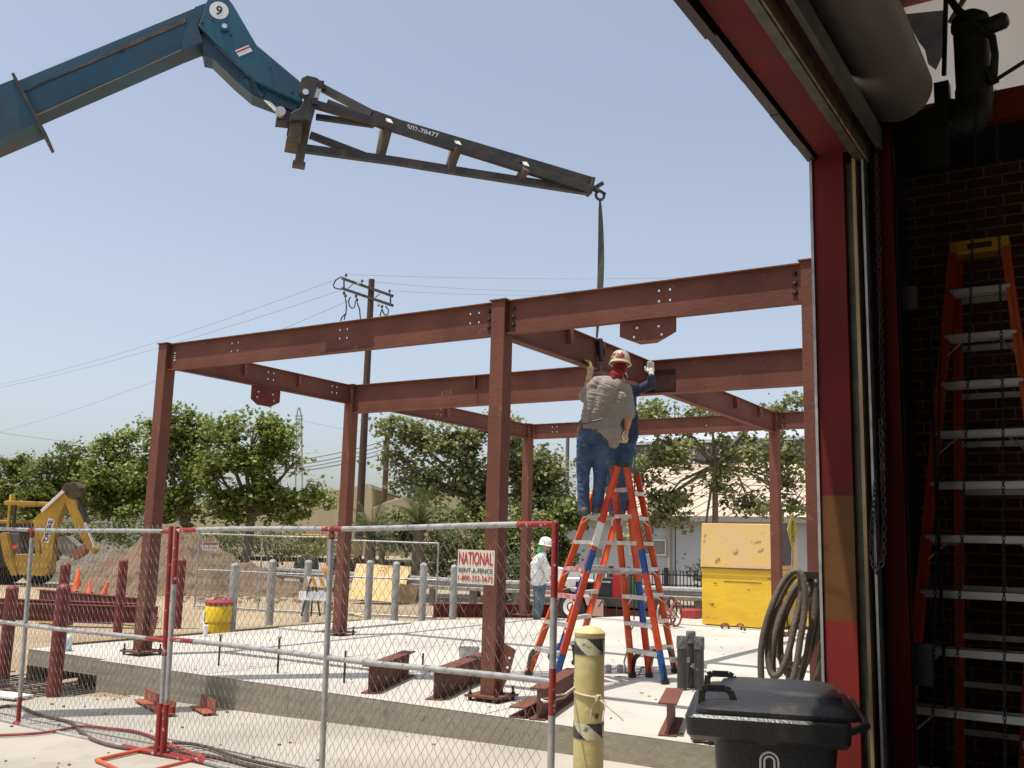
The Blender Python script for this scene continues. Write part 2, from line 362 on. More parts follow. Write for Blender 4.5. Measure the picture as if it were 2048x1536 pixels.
t = beam((XB+c5, 0), (XC-c5, 0), .35, .10, 'front beam right of the middle column with a hanging six sided plate', (1.71,), (.06, XC-XB-.24), ())
mb = MB(); mb.prism([(x, -.006, z) for x, z in [(6.57, 3.829), (6.57, 3.69), (6.78, 3.60), (6.95, 3.60), (7.14, 3.69), (7.14, 3.829)]], (0, .012, 0)); mb.build('hanging_plate', primer, t)
for x, z in ((6.75, 3.76), (6.97, 3.755), (6.72, 3.675), (7.0, 3.675)):
    mb = MB(); mb.lathe([(.012, 0), (.012, .003)], (x, -.0068, z), 10, axis=(0, -1, 0)); mb.build('bolt_hole', white, t)
t = beam((0, c5), (0, YD-c5), .31, .075, 'left side beam with a dark hanging plate, running back from the left corner column', (1.76, 3.13), (), (1.22, 2.30))
mb = MB(); mb.prism([(-.006, y, z) for y, z in [(1.49, 3.869), (1.49, 3.67), (1.62, 3.60), (1.87, 3.60), (2.05, 3.69), (2.05, 3.869)]], (.012, 0, 0)); mb.build('hanging_plate', primer2, t)
for y, z in ((1.62, 3.79), (1.90, 3.79), (1.60, 3.71), (1.93, 3.70)):
    mb = MB(); mb.lathe([(.012, 0), (.012, .003)], (.0068, y, z), 10, axis=(1, 0, 0)); mb.build('bolt_hole', white, t)
beam((0, YD+c5), (0, YE-c5), .30, .075, 'thin side beam running back behind the middle column to the rear row', (2.3, 5.1), (), (2.5,))
t = beam((c5, YD), (XC-c5, YD), .457, .13, 'deepest beam of the middle row, above the two workers', (), (), ())
for x in (2.45, 5.0):
    mb = MB(); mb.box(x-.006, x+.006, YD-.065, YD-.005, ZT-.2, ZT-.013); mb.build('stiffener_plate', primer, t)
mb = MB(); mb.box(4.95, 5.62, YD-.020, YD-.0055, 3.76, 4.05); mb.build('shade_plate', M('shade_brown', (.028, .014, .011), (.045, .02, .015), 8, .7, spec=.2), t)  # dark plate paints in the shadow on the beam web
text('chalk_mark', 'XYA', (1.9, YD-.008, 3.95), (1, 0, .1), (0, 0, 1), .08, M('faint_chalk', (.3, .16, .13)), t, .001)
# beam still being set
A = V((XB, .10, ZT)); t = thing('hoisted_beam', 'beam held in the lifting strap, the two men guiding it into place', 'steel beam', A)
hb = ibeam(t, A, V((XB, YD-.08, ZT)), .37, .11, ())
for s in (1.25, 2.05):
    mb = MB(); hb(mb, s-.006, s+.006, .005, .105, -.19, -.02); mb.build('stiffener_plate', primer, t)
beam((XB, YD+.08), (XB, YE-c5), .37, .10, 'rear beam running back from the deep middle beam to the column above the yellow box', (), (), (1.5, 3.3, 4.5))
beam((c5, YE), (XB-c5, YE), .31, .10, 'rear row beam at the left, behind the two workers', (.55, 3.9), (.1, XB-.3), ())
beam((XB+c5, YE), (XC-c5, YE), .31, .10, 'short rear row beam at the right, above the yellow box', (), (.1,), ())
# connection plates on column heads
# ================================================================== LOOSE STEEL ON THE SLAB
def stub(a, b, depth, fl, label, z=ZS):
    A = V((a[0], a[1], z+depth)); t = thing('loose_steel_beam', label, 'steel beam', (a[0], a[1], z), 'short I-beams lying on the slab')
    ibeam(t, A, V((b[0], b[1], z+depth)), depth, fl, (), mat=primer); return t
stub((4.12, -.52), (3.60, .78), .27, .15, 'short beam lying on the slab in front of the fence post, left of the others')
stub((4.83, -.40), (4.32, 1.25), .27, .17, 'longer beam lying on the slab, its far end behind the middle column')
stub((6.13, -.66), (5.72, .75), .27, .14, 'beam lying at the slab edge behind the fence end post and yellow bollard')
stub((7.30, -.58), (7.02, .25), .26, .15, 'short beam with bright top flange just left of the black bin')
t = thing('steel_channel', 'small open steel channel lying on the slab edge beside the fence end post', 'steel channel', (6.0, -.6, ZS))
mb = MB()
for (o, w_) in (((0, 0), (.15, .012)), ((0, .08), (.15, .012)), ((.075, .04), (.012, .092))): mb.bar(V((5.94, -.68, ZS+.01+o[1])), V((5.80, -.1, ZS+.01+o[1])), w_[0] if w_[1] == .012 else .012, .012 if w_[1] == .012 else .09, off=(o[0] if w_[1] != .012 else 0, 0))
mb.build('channel', primer, t)
t = thing('steel_offcut', 'small pile of red steel offcuts at the slab edge below the bin rim', 'steel scrap', (7.62, -.62, ZS))
for k, (dx, dz, an) in enumerate(((0, .03, .2), (.05, .08, .9), (.12, .03, -.3))):
    p = V((7.62+dx, -.6, ZS+dz)); mb = MB(); mb.bar(p-V((math.cos(an)*.08, .06, math.sin(an)*.03)), p+V((math.cos(an)*.08, .06, math.sin(an)*.03)), .09, .02); mb.build('offcut', primer, t)
t = thing('angle_iron', 'two red angle irons lying on the ground against the slab face', 'angle iron', (1.9, -1.2, -.07))
for a, b in (((1.25, -.95), (2.28, -1.38)), ((2.05, -.86), (2.55, -1.10))):
    for (wd, ht, o) in ((.12, .01, (0, 0)), (.01, .12, (.055, .06))):
        mb = MB(); mb.bar(V((a[0], a[1], gz(*a)+.03)), V((b[0], b[1], gz(*b)+.03)), wd, ht, off=(-o[0], o[1])); mb.build('leg', orange_primer, t)
# far stack of red beams on the left
ys_ = [((-9.9, 4.2), (-7.6, 6.1)), ((-9.3, 3.2), (-5.7, 5.2)), ((-8.2, 1.6), (-4.9, 4.0)), ((-7.8, 1.2), (-4.6, 3.6))]
for k, (a, b) in enumerate((((-10.6, 5.3), (-6.9, 5.2)), ((-8.6, 2.9), (-5.6, 4.2)), ((-7.7, 2.0), (-4.75, 3.95)))):
    lb = ['rearmost dark red beam in the yard left of the bollards', 'middle dark red beam of the stack in the left yard', 'nearest and longest dark red beam behind the pair of red bollards'][k]
    t = thing('stacked_steel_beam', lb, 'steel beam', (a[0], a[1], 0), 'dark red beams stored in the left yard')
    ibeam(t, V((a[0], a[1], .38)), V((b[0], b[1], .38)), .30, .2, (), mat=primer2)
for k, (x, y) in enumerate(((-5.4, 4.0), (-6.6, 3.1))):
    mb = MB(); mb.box(x-.5, x+.5, y-.06, y+.06, 0, .08); tag(mb.build('timber_block', plywood), ['timber bearer under the right end of the red beam stack', 'timber bearer under the middle of the red beam stack'][k], 'timber')
t = thing('stored_steel_beam', 'long red beam lying behind the slab between grey bollards and trailer', 'steel beam', (-2.2, 11.2, 0))
ibeam(t, V((-2.6, 9.6, .34)), V((1.0, 13.6, .34)), .30, .2, (), mat=primer2)
# rebar stubs
for k, (px, y0, y1) in enumerate(((437, 1331, 1270), (555, 1346, 1278), (688, 1366, 1300), (845, 1342, 1307))):
    p = onz(px, y0, ZS); lb = ['capped steel stake in the slab nearest the yellow cooler', 'second capped steel stake in the slab from the left', 'steel stake in the slab right of the fence middle post', 'short steel stake between the two loose beams'][k]
    h = (.33, .37, .33, .2)[k]; t = thing('steel_stake', lb, 'stake', p, 'steel stakes standing in the slab')
    mb = MB(); mb.tube([p-V((0, 0, .01)), p+V((0, 0, h))], .012, 8); mb.build('rod', dark_steel, t)
    if k < 2: mb = MB(); mb.lathe([(.02, 0), (.024, .02), (.015, .035)], p+V((0, 0, h)), 10); mb.build('cap', galv, t)
# bucket, cup, cooler, bottle, boards
p = V((3.5, 2.12, ZS)); t = thing('metal_bucket', 'grey metal bucket on the slab behind the middle column', 'bucket', p)
mb = MB(); mb.lathe([(.11, 0), (.135, .20), (.14, .20), (.128, .195), (.105, .01)], p, 20); mb.build('pail', galv, t, smooth=True)
mb = MB(); mb.tube([p+V((.135*math.cos(a), .0, .2+.10*math.sin(a))) for a in np.linspace(0, math.pi, 12)], .004, 6); mb.build('handle', dark_steel, t)
p = V((-2.05, 3.0, 0)); t = thing('water_cooler', 'round yellow drinks cooler with red lid beside a grey bollard', 'cooler', p)
cool_y = M('cooler_yellow', (.80, .56, .0), (.72, .48, .0), 4, .4); cool_r = M('cooler_red', (.30, .03, .04), rough=.4)
mb = MB(); mb.lathe([(.20, .08), (.205, .10), (.205, .30), (.19, .31), (.19, .33), (.21, .34), (.215, .58), (.20, .60)], p, 24); mb.build('tank', cool_y, t, smooth=True)
mb = MB(); mb.lathe([(.215, .60), (.22, .62), (.22, .65), (.16, .68)], p, 24); mb.build('lid', cool_r, t, smooth=True)
mb = MB(); mb.tube([p+V((.15*math.cos(a), .03, .67+.06*math.sin(a))) for a in np.linspace(0, math.pi, 9)], .012, 6); mb.build('lid_handle', cool_r, t)
mb = MB(); mb.bar(p+V((-.12, -.19, .5)), p+V((-.12, -.19, .30)), .05, .05); mb.bar(p+V((-.12, -.23, .32)), p+V((.0, -.23, .32)), .03, .03); mb.build('side_handle', white, t)
mb = MB(); mb.box(p.x-.3, p.x+.3, p.y-.2, p.y+.2, 0, .08); tag(mb.build('timber_block', plywood), 'timber block under the yellow drinks cooler', 'timber')
p = onz(410, 1273, ZS); t = thing('spray_can', 'white spray can standing on the slab corner left of the yellow cooler', 'can', p)
mb = MB(); mb.lathe([(.035, 0), (.035, .16), (.02, .175)], p, 14); mb.build('can', white, t, smooth=True)
mb = MB(); mb.lathe([(.018, .175), (.018, .2)], p, 10); mb.build('cap', dark_steel, t)
p = V((-.95, -.42, ZS)); t = thing('plastic_jug', 'white and pale blue plastic jug on the slab corner behind a red bollard', 'jug', p)
mb = MB(); mb.lathe([(.07, 0), (.075, .02), (.075, .15), (.06, .19), (.022, .215), (.022, .23)], p, 18); mb.build('body', M('jug', (.66, .72, .76), rough=.35), t, smooth=True)
mb = MB(); mb.lathe([(.077, .0), (.077, .03)], p, 18); mb.build('band', M('jug_band', (.22, .52, .62)), t)
mb = MB(); mb.lathe([(.025, .225), (.025, .25)], p, 12); mb.build('cap', white, t)
for k, (a, b, wdt, hh, lb) in enumerate((((-1.66, -.35, .17), (-1.70, 2.9, .16), .10, .04, 'long yellow edge board along the left side of the slab'), ((-2.05, .2, .18), (-2.2, 6.6, .16), .24, .04, 'plank lying in the dirt beside the slab'), ((-2.5, 6.6, .06), (-1.3, 7.6, .06), .14, .06, 'dark timber at the rear corner of the slab'))):
    mb = MB(); mb.bar(a, b, wdt, hh); tag(mb.build('timber_board', (M('yellow_board', (.24, .18, .03), (.12, .09, .03), 3, .8), M('weathered_plank', (.30, .22, .12), (.20, .15, .09), 5, .85), wood_pole)[k]), lb, 'board')
# conduit trio
t = thing('capped_pipes', 'three black pipe stubs with taped tops clamped together on the slab', 'pipes', (6.49, 1.93, ZS))
tape_m = M('duct_tape', (.17, .165, .16), (.05, .05, .05), 16, .6, bump=.8, bscale=30)
pip_m = M('pipe_black', (.035, .034, .033), (.055, .05, .045), 8, .55, c3=(.2, .19, .17), s3=30, t3=(.68, .72))
for px, y0, h, r in ((1364, 1380, .56, .052), (1382, 1376, .60, .047), (1399, 1380, .555, .05)):
    b = onz(px, y0, ZS); mb = MB(); mb.tube([b, b+V((0, 0, h-.07))], r, 18); mb.build('pipe', pip_m, t, smooth=True)
    mb = MB(); mb.lathe([(r+.006, h-.13), (r+.006, h-.02), (r+.001, h)], b, 14); mb.build('taped_cap', tape_m, t)
for z, a, b in ((.30, (1345, 1318), (1384, 1318)), (.235, (1388, 1330), (1418, 1330))):
    A = onz(a[0], 1376, ZS)+V((0, -.06, z)); B = onz(b[0], 1376, ZS)+V((0, -.06, z)); mb = MB(); mb.bar(A, B, .012, .055); mb.tube([A+V((0, -.02, 0)), A+V((0, .05, 0))], .012, 8); mb.build('clamp', alum, t)
# cords and small junk on the slab under the ladders
for k, (px, py) in enumerate(((1217, 1345), (1240, 1345))):
    b = onz(px, py, ZS); mb = MB(); mb.lathe([(.035, 0), (.04, .07), (.03, .09)], b, 10); tag(mb.build('pipe_coupling', galv), ['left grey pipe coupling on the slab between the ladder legs', 'right grey pipe coupling on the slab between the ladder legs'][k], 'coupling')
mb = MB(); pts = [onz(*q, ZS)+V((0, 0, .012)) for q in ((1255, 1300), (1248, 1325), (1252, 1347), (1275, 1352), (1300, 1350), (1302, 1338), (1283, 1336), (1278, 1350))]
mb.tube(pts, .009, 6); tag(mb.build('power_cord', black_pl), 'black power cord lying on the slab under the ladders', 'cord')
# ================================================================== TEMPORARY FENCE
def fence_panel(A, B, posts, zb, zt, label, redspots, ends, over=.0, group=None, wr=.0018, cell=.074, sign=None, pipe=.021, dz=(0, 0), lean=(0, 0)):
    A = V(A); B = V(B); d = (B-A); L = d.length; d.normalize(); t = thing('chain_link_fence', label, 'fence', (A.x, A.y, gz(A.x, A.y)), group)
    def P(s, z):
        k = s+(lean[0]+(lean[1]-lean[0])*s/L)*z/1.8; return V((A.x+d.x*k, A.y+d.y*k, z+dz[0]+(dz[1]-dz[0])*s/L))
    zm = (zb+zt)/2
    def rail(z, nm):
        segs = [(0, L, 0)]
        for s0, s1, zz in redspots:
            if abs(zz-z) < .05:
                new = []
                for p, q, m in segs:
                    if m == 0 and s0 < q and s1 > p: new += [(p, max(p, s0), 0), (max(p, s0), min(q, s1), 1), (min(q, s1), q, 0)]
                    else: new.append((p, q, m))
                segs = [x for x in new if x[1]-x[0] > 1e-3]
        mb = MB()
        for p, q, m in segs:
            mb.mi = m; k = max(1, int((q-p)/.15)); mb.tube([P(p+(q-p)*i/k, z+.006*math.sin((p+(q-p)*i/k)*2.1)) for i in range(k+1)], pipe*.93, 10)
        mb.build(nm, [galv, redpaint], t, smooth=True)
    rail(zt, 'top_rail'); rail(zm, 'middle_rail'); rail(zb, 'bottom_rail')
    for s, reds in posts:
        mb = MB(); zs = sorted(set([zb-.02, zt+(.02 if s in (0, L) or abs(s-L) < .01 else 0)]+[z for r in reds for z in r]))
        for a, b in zip(zs[:-1], zs[1:]):
            mb.mi = 1 if any(r[0]-.001 <= a and b <= r[1]+.001 for r in reds) else 0; mb.tube([P(s, a), P(s, b)], pipe, 12)
        mb.build('post', [galv, redpaint], t, smooth=True)
    mb = MB(); ph = cell; hz = .047; sgn = d.cross(V((0, 0, 1)))
    rows = int((zt+over-zb)/hz); n = int((L-.06)/ph)
    rnd = random.Random(int(L*100))
    for i in range(n):
        s = .05+i*ph
        pts = []
        for j in range(rows+1):
            o = (j % 2)*ph*.5*(1)
            o2 = ph*.5 if j % 2 else 0
            pts.append(P(s+(o2 if i % 1 == 0 else -o2)+rnd.uniform(-.002, .002), zb+j*hz)+sgn*(.004 if j % 2 else -.004))
        mb.tube(pts, wr, 3, cap=False)
        pts = [P(s+(ph-.5*ph if j % 2 else ph), zb+j*hz)+sgn*(-.004 if j % 2 else .004) for j in range(rows+1)]
        mb.tube(pts, wr, 3, cap=False)
    mb.build('chain_mesh', wire_m, t)
    mb = MB(); k = int(L/.19)
    for i in range(k):
        for z in (zt, zm):
            s = .1+i*.19; mb.tube([P(s+.012*q, z)+sgn*.024*math.cos(q*1.2)+V((0, 0, .024*math.sin(q*1.2))) for q in range(6)], .0022, 3, cap=False)
    mb.build('tie_wire', wire_m, t)
    return t, P
ZB, ZTF = .0, 1.80
fA = V((7.67, -3.12, 0)); fB = V((3.735, -2.60, 0)); fC = V((3.64, -2.57, 0)); fD = V((-.45, -2.42, 0))
Lr = (fA-fB).length
t, P = fence_panel(fB, fA, [(0, [(-.02, .3), (1.35, 1.83)]), (Lr*.50, [(1.72, 1.80)]), (Lr, [(.72, .98), (1.38, 1.83)])], ZB, ZTF, 'chain link fence panel carrying the rental company sign', [(0, .3, ZTF), (Lr*.5-.1, Lr*.5+.12, ZTF), (Lr-.28, Lr, ZTF), (0, .35, .9), (0, .6, 0)], None, dz=(-.035, .05), lean=(-.07, 0))
sg = P(Lr*.845, 1.58); sd = (fA-fB).normalized()
sp = thing('fence_sign', 'cream rental company sign wired to the chain link fence', 'sign', sg)
nrm = V((sd.y, -sd.x, 0)); 
cs = dep(958, 1134, 6.05)
k = ((fA-CAM).dot(nrm)-.03*-1)/(ray(958, 1134).dot(nrm)); cs = CAM+ray(958, 1134)*k+nrm*.03
mb = MB(); mb.bar(cs-sd*.152, cs+sd*.152, .003, .208); mb.build('board', M('sign_cream', (.66, .60, .48), rough=.45), sp)
up = V((0, 0, 1)); o = cs+nrm*.004
text('company_name', 'NATIONAL', o+up*.052, sd, up, .078, red_let, sp, .0008, .28, bold=.008)
text('company_line', 'RENT-A-FENCE', o-up*.022, sd, up, .030, blue_let, sp, .0008, .28, bold=.0)
text('phone_number', '1-800-352-5675', o-up*.070, sd, up, .034, red_let, sp, .0008, .285, bold=.0)
for dx in (-.14, .14):
    mb = MB(); mb.lathe([(.005, 0), (.005, .002)], o+sd*dx+up*.09, 8, axis=tuple(nrm)); mb.build('rivet', galv, sp)
Ll = (fC-fD).length
t, P2 = fence_panel(fD, fC, [(0, []), (Ll*.475, [(-.02, .2), (1.70, 1.80)]), (Ll, [(-.02, .3), (.75, 1.83)])], ZB-.04, ZTF-.02, 'chain link fence panel at the far left with mesh curling above its rail', [(Ll-.25, Ll, .87), (Ll-.5, Ll, -.04), (Ll-.12, Ll, ZTF-.02), (Ll*.475-.06, Ll*.475+.06, ZTF-.02), (Ll*.475-.06, Ll*.475+.06, -.04)], None, over=.06, dz=(-.05, -.03), lean=(-.10, -.085))
# fence stand
t = thing('fence_stand', 'orange tubular stand holding the joint of the two fence panels', 'fence stand', (3.75, -2.6, -.08))
g = -.035
def gp(x, y): p = onz(x, y, g); return p
q = [gp(195, 1520), gp(288, 1505), gp(435, 1480), gp(590, 1490), gp(330, 1545)]
q = [gp(193, 1520), gp(262, 1552), gp(262, 1552)+gp(335, 1488)-gp(193, 1520), gp(335, 1488)]
mb = MB(); mb.tube(q, .017, 10, closed=True); mb.build('base_loop', orangepaint, t, smooth=True)
mb = MB(); mb.tube([V((3.36, -2.66, g)), V((4.17, -2.66, g))], .017, 10); mb.build('cross_tube', redpaint, t, smooth=True)
for x in (3.72, 3.79): mb = MB(); mb.tube([V((x, -2.66, g)), V((x, -2.66, .36))], .024, 10); mb.build('socket', redpaint, t, smooth=True)
mb = MB(); mb.bar(V((3.66, -2.66, .30)), V((3.86, -2.64, .32)), .03, .05); mb.build('clamp', redpaint, t)
# hoses in front
def hose(px, zoff, r, mat, lb, z=None):
    mb = MB(); pts = []
    raw = [onz(x, y, 0) for x, y in px]; raw = [V((p.x, p.y, gz(p.x, p.y)+zoff)) for p in raw]
    for i in range(len(raw)-1):
        a, b, c, d = raw[max(i-1, 0)], raw[i], raw[i+1], raw[min(i+2, len(raw)-1)]
        for k in range(6):
            u = k/6; pts.append(.5*((2*b)+(c-a)*u+(2*a-5*b+4*c-d)*u*u+(3*b-3*c+d-a)*u**3))
    pts.append(raw[-1]); mb.tube(pts, r, 8); return tag(mb.build('ground_hose', mat, smooth=True), lb, 'hose')
hose([(-30, 1405), (15, 1396), (45, 1398), (72, 1410), (110, 1420), (145, 1430), (165, 1450), (190, 1466), (230, 1480), (290, 1490), (340, 1495), (420, 1505), (500, 1528), (560, 1545)], .02, .016, hose_dark, 'dark brown hose winding along the bottom of the left fence panel')
hose([(-30, 1455), (60, 1452), (110, 1447), (165, 1438), (220, 1443), (270, 1450), (305, 1462), (330, 1480), (390, 1505), (450, 1530), (490, 1560)], .024, .013, hose_red, 'red hose crossing the brown hose under the fence')
hose([(345, 1478), (380, 1480), (420, 1490), (470, 1510), (540, 1530), (620, 1548)], .03, .014, hose_dark, 'short dark hose running past the orange fence stand')
# rebar mat in the excavation
t = thing('rebar_mat', 'rusty rebar grid in the excavation below the slab corner', 'rebar', (-1, -1, -.2))
for k in range(13):
    y = -1.62+k*.10; mb = MB(); mb.tube([(-3.6, y-.25, -.16), (.1, y, -.15)], .009, 6); mb.build('bar', dark_steel, t)
for k in range(9):
    x = -3.3+k*.36; mb = MB(); mb.tube([(x, -1.75, -.142), (x+.12, -.35, -.13)], .009, 6); mb.build('bar', dark_steel, t)
mb = MB(); mb.bar(onz(-40, 1384, -.06), onz(48, 1394, -.06), .25, .02); tag(mb.build('foam_sheet', white), 'white foam sheet lying at the edge of the excavation', 'sheet')
# small debris
rnd = random.Random(5)
mb = MB()
for k in range(110):
    x = rnd.uniform(-2, 8); y = rnd.uniform(-4.5, -.85); s = rnd.uniform(.006, .022)
    if x < .3 and y > -1.8: continue
    mb.lathe([(s, 0), (s*.8, s*.8), (s*.2, s)], (x, y, gz(x, y)+.002), 5)
tag(mb.build('pebbles', gravel_m), 'scattered pebbles on the pavement in front of the slab', 'pebbles', kind='stuff')
# ================================================================== BOLLARDS
def bollard(p, h, r, mat, label, grp, name='bollard'):
    t = thing(name, label, 'bollard', p, grp)
    mb = MB(); mb.tube([p-V((0, 0, .02)), p+V((0, 0, h))], r, 22); mb.build('post', mat, t, smooth=True)
    mb = MB(); mb.lathe([(r*1.02, h-.002), (r*.98, h+r*.25), (r*.75, h+r*.55), (r*.35, h+r*.75), (.004, h+r*.8)], p, 22); mb.build('domed_cap', mat, t, smooth=True); return t
for k, (px, py, h, lb) in enumerate(((460, 1285, 1.17, 'grey bollard beside the yellow cooler'), (537, 1255, 1.12, 'second grey bollard from the left, right of the cooler'), (610, 1245, 1.1, 'third grey bollard, in front of the striped barricade'), (735, 1238, 1.1, 'grey bollard just right of the rear steel column, before the plywood'), (788, 1245, 1.1, 'grey bollard in front of the middle of the plywood'), (843, 1250, 1.1, 'grey bollard right of the plywood sheet'), (905, 1245, 1.06, 'grey bollard partly behind the fence sign'))):
    b = onz(px, py, .0 if k == 0 else .1); b.z = 0 if k == 0 else .08
    bollard(b, h+.05, .073, bollard_grey, lb, 'grey bollards along the slab')
for k, (x, y, lb) in enumerate(((.26, -1.33, 'nearest red bollard, standing in the excavation'), (-1.85, -.66, 'red bollard cut by the left picture edge'), (-3.7, 1.3, 'red bollard directly behind the nearest one'), (-4.47, 2.92, 'red bollard standing at the end of the dark red beams'), (-4.55, 4.25, 'farthest red bollard, beside the fence joint'))):
    bollard(V((x, y, gz(x, y)-.02)), 1.23 if k else 1.20, .078, bollard_red, lb, 'red bollards left of the slab')
# yellow bollard
pb = V((7.42, -2.18, 0)); t = thing('yellow_bollard', 'yellow bollard with torn black and cream striped bands', 'bollard', pb)
hb_ = 1.16; r = .10
mb = MB(); mb.tube([pb, pb+V((0, 0, hb_))], r, 28); mb.build('post', bollard_yellow, t, smooth=True)
mb = MB(); mb.lathe([(r*1.0, hb_-.035), (r*1.035, hb_-.03), (r*1.035, hb_-.004), (r*.97, hb_+.004), (r*.75, hb_+.022), (r*.4, hb_+.036), (.003, hb_+.04)], pb, 28); mb.build('domed_cap', bollard_yellow, t, smooth=True)
for z0, z1 in ((1.015, 1.12), (.48, .58)):
    mb = MB(); n = 90
    for k in range(n):
        a0 = 2*math.pi*k/n; a1 = 2*math.pi*(k+1)/n
        for j in range(24):
            za, zb_ = z0+(z1-z0)*j/24, z0+(z1-z0)*(j+1)/24
            u = (k+.5)/n*5+(j+.5)/24*1.0
            mb.mi = int(u*1.0) % 2 if True else 0
            rr = r+.0022
            mb.add([pb+V((rr*math.cos(a), rr*math.sin(a), z)) for a, z in ((a0, za), (a1, za), (a1, zb_), (a0, zb_))], [(0, 1, 2, 3)])
    mb.build('striped_band', [cream, black_tape], t, smooth=True)
t = thing('tie_rope', 'pale cord tying the fence end post to the yellow bollard', 'rope', (7.6, -2.8, .8))
fpost = V((7.62, -3.10, .84)); bz = V((7.42, -2.18, .82))
dc = (CAM-pb); dc.z = 0; dc.normalize(); sdv = V((-dc.y, dc.x, 0))
def arc(c, r_, z0, z1, a0, a1, n=14): return [V((c.x+r_*math.cos(a0+(a1-a0)*i/n), c.y+r_*math.sin(a0+(a1-a0)*i/n), z0+(z1-z0)*i/n)) for i in range(n+1)]
a_c = math.atan2(dc.y, dc.x)
mb = MB(); mb.tube(arc(fpost, .028, .86, .83, 0, 9, 26), .006, 6)
for dz in (0, .028):
    mb.tube([fpost+V((.02, .03, .0+dz)), (fpost*.6+bz*.4)+V((.0, 0, -.02+dz*.6)), V((pb.x+.11*math.cos(a_c-2.0), pb.y+.11*math.sin(a_c-2.0), .78+dz*.3))]+arc(pb, .106, .78, .745, a_c-1.8, a_c+.9, 12), .0055, 6)
kn = pb+V((.112*math.cos(a_c+.55), .112*math.sin(a_c+.55), .745))
mb.build('cord', rope_m, t, smooth=True)
mb = MB(); 
for k in range(3): mb.tube([kn+V((.012*math.cos(a+k), .012*math.sin(a+k*2), .018*math.sin(a*1.3+k))) for a in np.linspace(0, 6.2, 14)], .006, 6)
mb.tube([kn, kn-sdv*-.05+V((0, 0, -.02)), kn+sdv*.03+dc*.02+V((0, 0, -.14))], .005, 6); mb.tube([kn, kn+sdv*.04+dc*.02+V((0, 0, -.03)), kn+sdv*.17+dc*.03+V((0, 0, -.13))], .005, 6)
mb.tube([kn, kn-sdv*.04+V((0, 0, -.06)), kn-sdv*.05+V((0, 0, -.15))], .0045, 6)
mb.build('knot', rope_m, t, smooth=True)
#PART2
# ================================================================== TELEHANDLER BOOM AND TRUSS
bu = V((.66, .75, 0)).normalized(); bv = V((bu.y, -bu.x, 0)); bq = V((2.1, -1.35, 7.4))
def bp(px, py, v=0.0):
    q = bq+bv*v; d = ray(px, py); return CAM+d*((q-CAM).dot(bv)/d.dot(bv))
t = thing('telehandler_boom', 'blue telehandler boom reaching in from the left with a number nine disc', 'crane boom', bp(0, 225))
HW = .17
def bslab(pts, v0, v1, name, mat, parent=None, bev=0): 
    P_ = [bp(x, y, v1) for x, y in pts]; mb = MB(); mb.prism(P_, bv*(v0-v1)); return mb.build(name, mat, parent or t, bevel=bev)
# inner boom box: side face outline on near plane, deep to the far side
bslab([(-160, 236), (39, 159), (414, 4), (396, 51), (405, 84), (366, 99), (75, 224), (-160, 312)], -HW, HW, 'inner_boom', boom_m, bev=.01)
bslab([(75, 168), (40, 186), (372, 33), (371, 45), (180, 127), (52, 182)], HW, HW+.012, 'wear_pad', rust_steel)
bslab([(366, 99), (362, 86), (390, 14), (412, 6), (395, 50), (405, 84)], HW, HW+.02, 'nose_plate', boom_m)
bslab([(-160, 232), (28, 158), (78, 245), (-160, 345)], -HW-.04, HW+.05, 'outer_boom', boom_m)
bslab([(22, 147), (28, 145), (94, 268), (88, 271)], -HW-.07, HW+.09, 'end_flange', dark_steel)
o = bslab([(238, 99), (243, 96), (248, 98), (249, 103), (245, 107), (240, 106)], HW, HW+.004, 'port_hole', bolt_m)
bslab([(413, 3), (417, -6), (455, -6), (467, 10), (513, 89), (600, 162), (606, 206), (560, 186), (513, 164), (492, 147), (396, 51)], -HW-.03, HW+.03, 'boom_head', jib_m, bev=.012)
bslab([(400, 70), (420, 62), (500, 150), (540, 180), (600, 208), (590, 222), (545, 205), (505, 190), (470, 160), (425, 116), (408, 112)], -HW+.03, HW-.04, 'head_underside', boom_m)
def disc(name, px, py, r, v, mat, th=.004, n=28, par=None):
    mb = MB(); mb.lathe([(r, 0), (r, th)], bp(px, py, v), n, axis=tuple(bv)); return mb.build(name, mat, par or t)
disc('number_disc', 438, 21, .104, HW+.03, white)
text('number', '9', bp(438, 21, HW+.036), bu*.99-V((0, 0, .12)), V((0, 0, 1))+bu*.12, .11, black_let, t, .001, bold=.015)
disc('pivot_ring', 449, 56, .05, HW+.03, jib_m, .03); disc('pivot_pin', 449, 56, .028, HW+.03, chrome, .05)
dl = bslab([(470, 101), (497, 90), (505, 102), (478, 113)], HW+.03, HW+.032, 'warning_label', white)
bslab([(472, 103), (498, 92), (500, 95), (474, 106)], HW+.032, HW+.0335, 'label_stripe', red_let)
# small hydraulic cylinder
mb = MB(); mb.tube([bp(492, 160, .1), bp(527, 195, .1)], .05, 14); mb.build('cylinder_barrel', boom_m, t, smooth=True)
mb = MB(); mb.tube([bp(525, 192, .1), bp(560, 226, .1)], .028, 14); mb.build('cylinder_rod', chrome, t, smooth=True)
mb = MB(); mb.lathe([(.055, -.06), (.055, .06)], bp(561, 226, .12), 18, axis=tuple(bv)); mb.build('rod_eye', alum, t, smooth=True)
mb = MB(); mb.tube([bp(490, 150, .12), bp(505, 180, .16), bp(520, 197, .14)], .008, 6); mb.build('hydraulic_hose', black_pl, t)
mb = MB(); mb.tube([bp(60, 238, HW+.01), bp(200, 174, HW+.004), bp(366, 99, HW+.004)], .006, 5); mb.build('weld_seam', rust_steel, t)
mb = MB(); mb.tube([bp(430, 92, HW+.05), bp(470, 128, HW+.05), bp(495, 150, HW+.06), bp(515, 175, HW+.03)], .010, 6); mb.build('hydraulic_hose', black_pl, t)
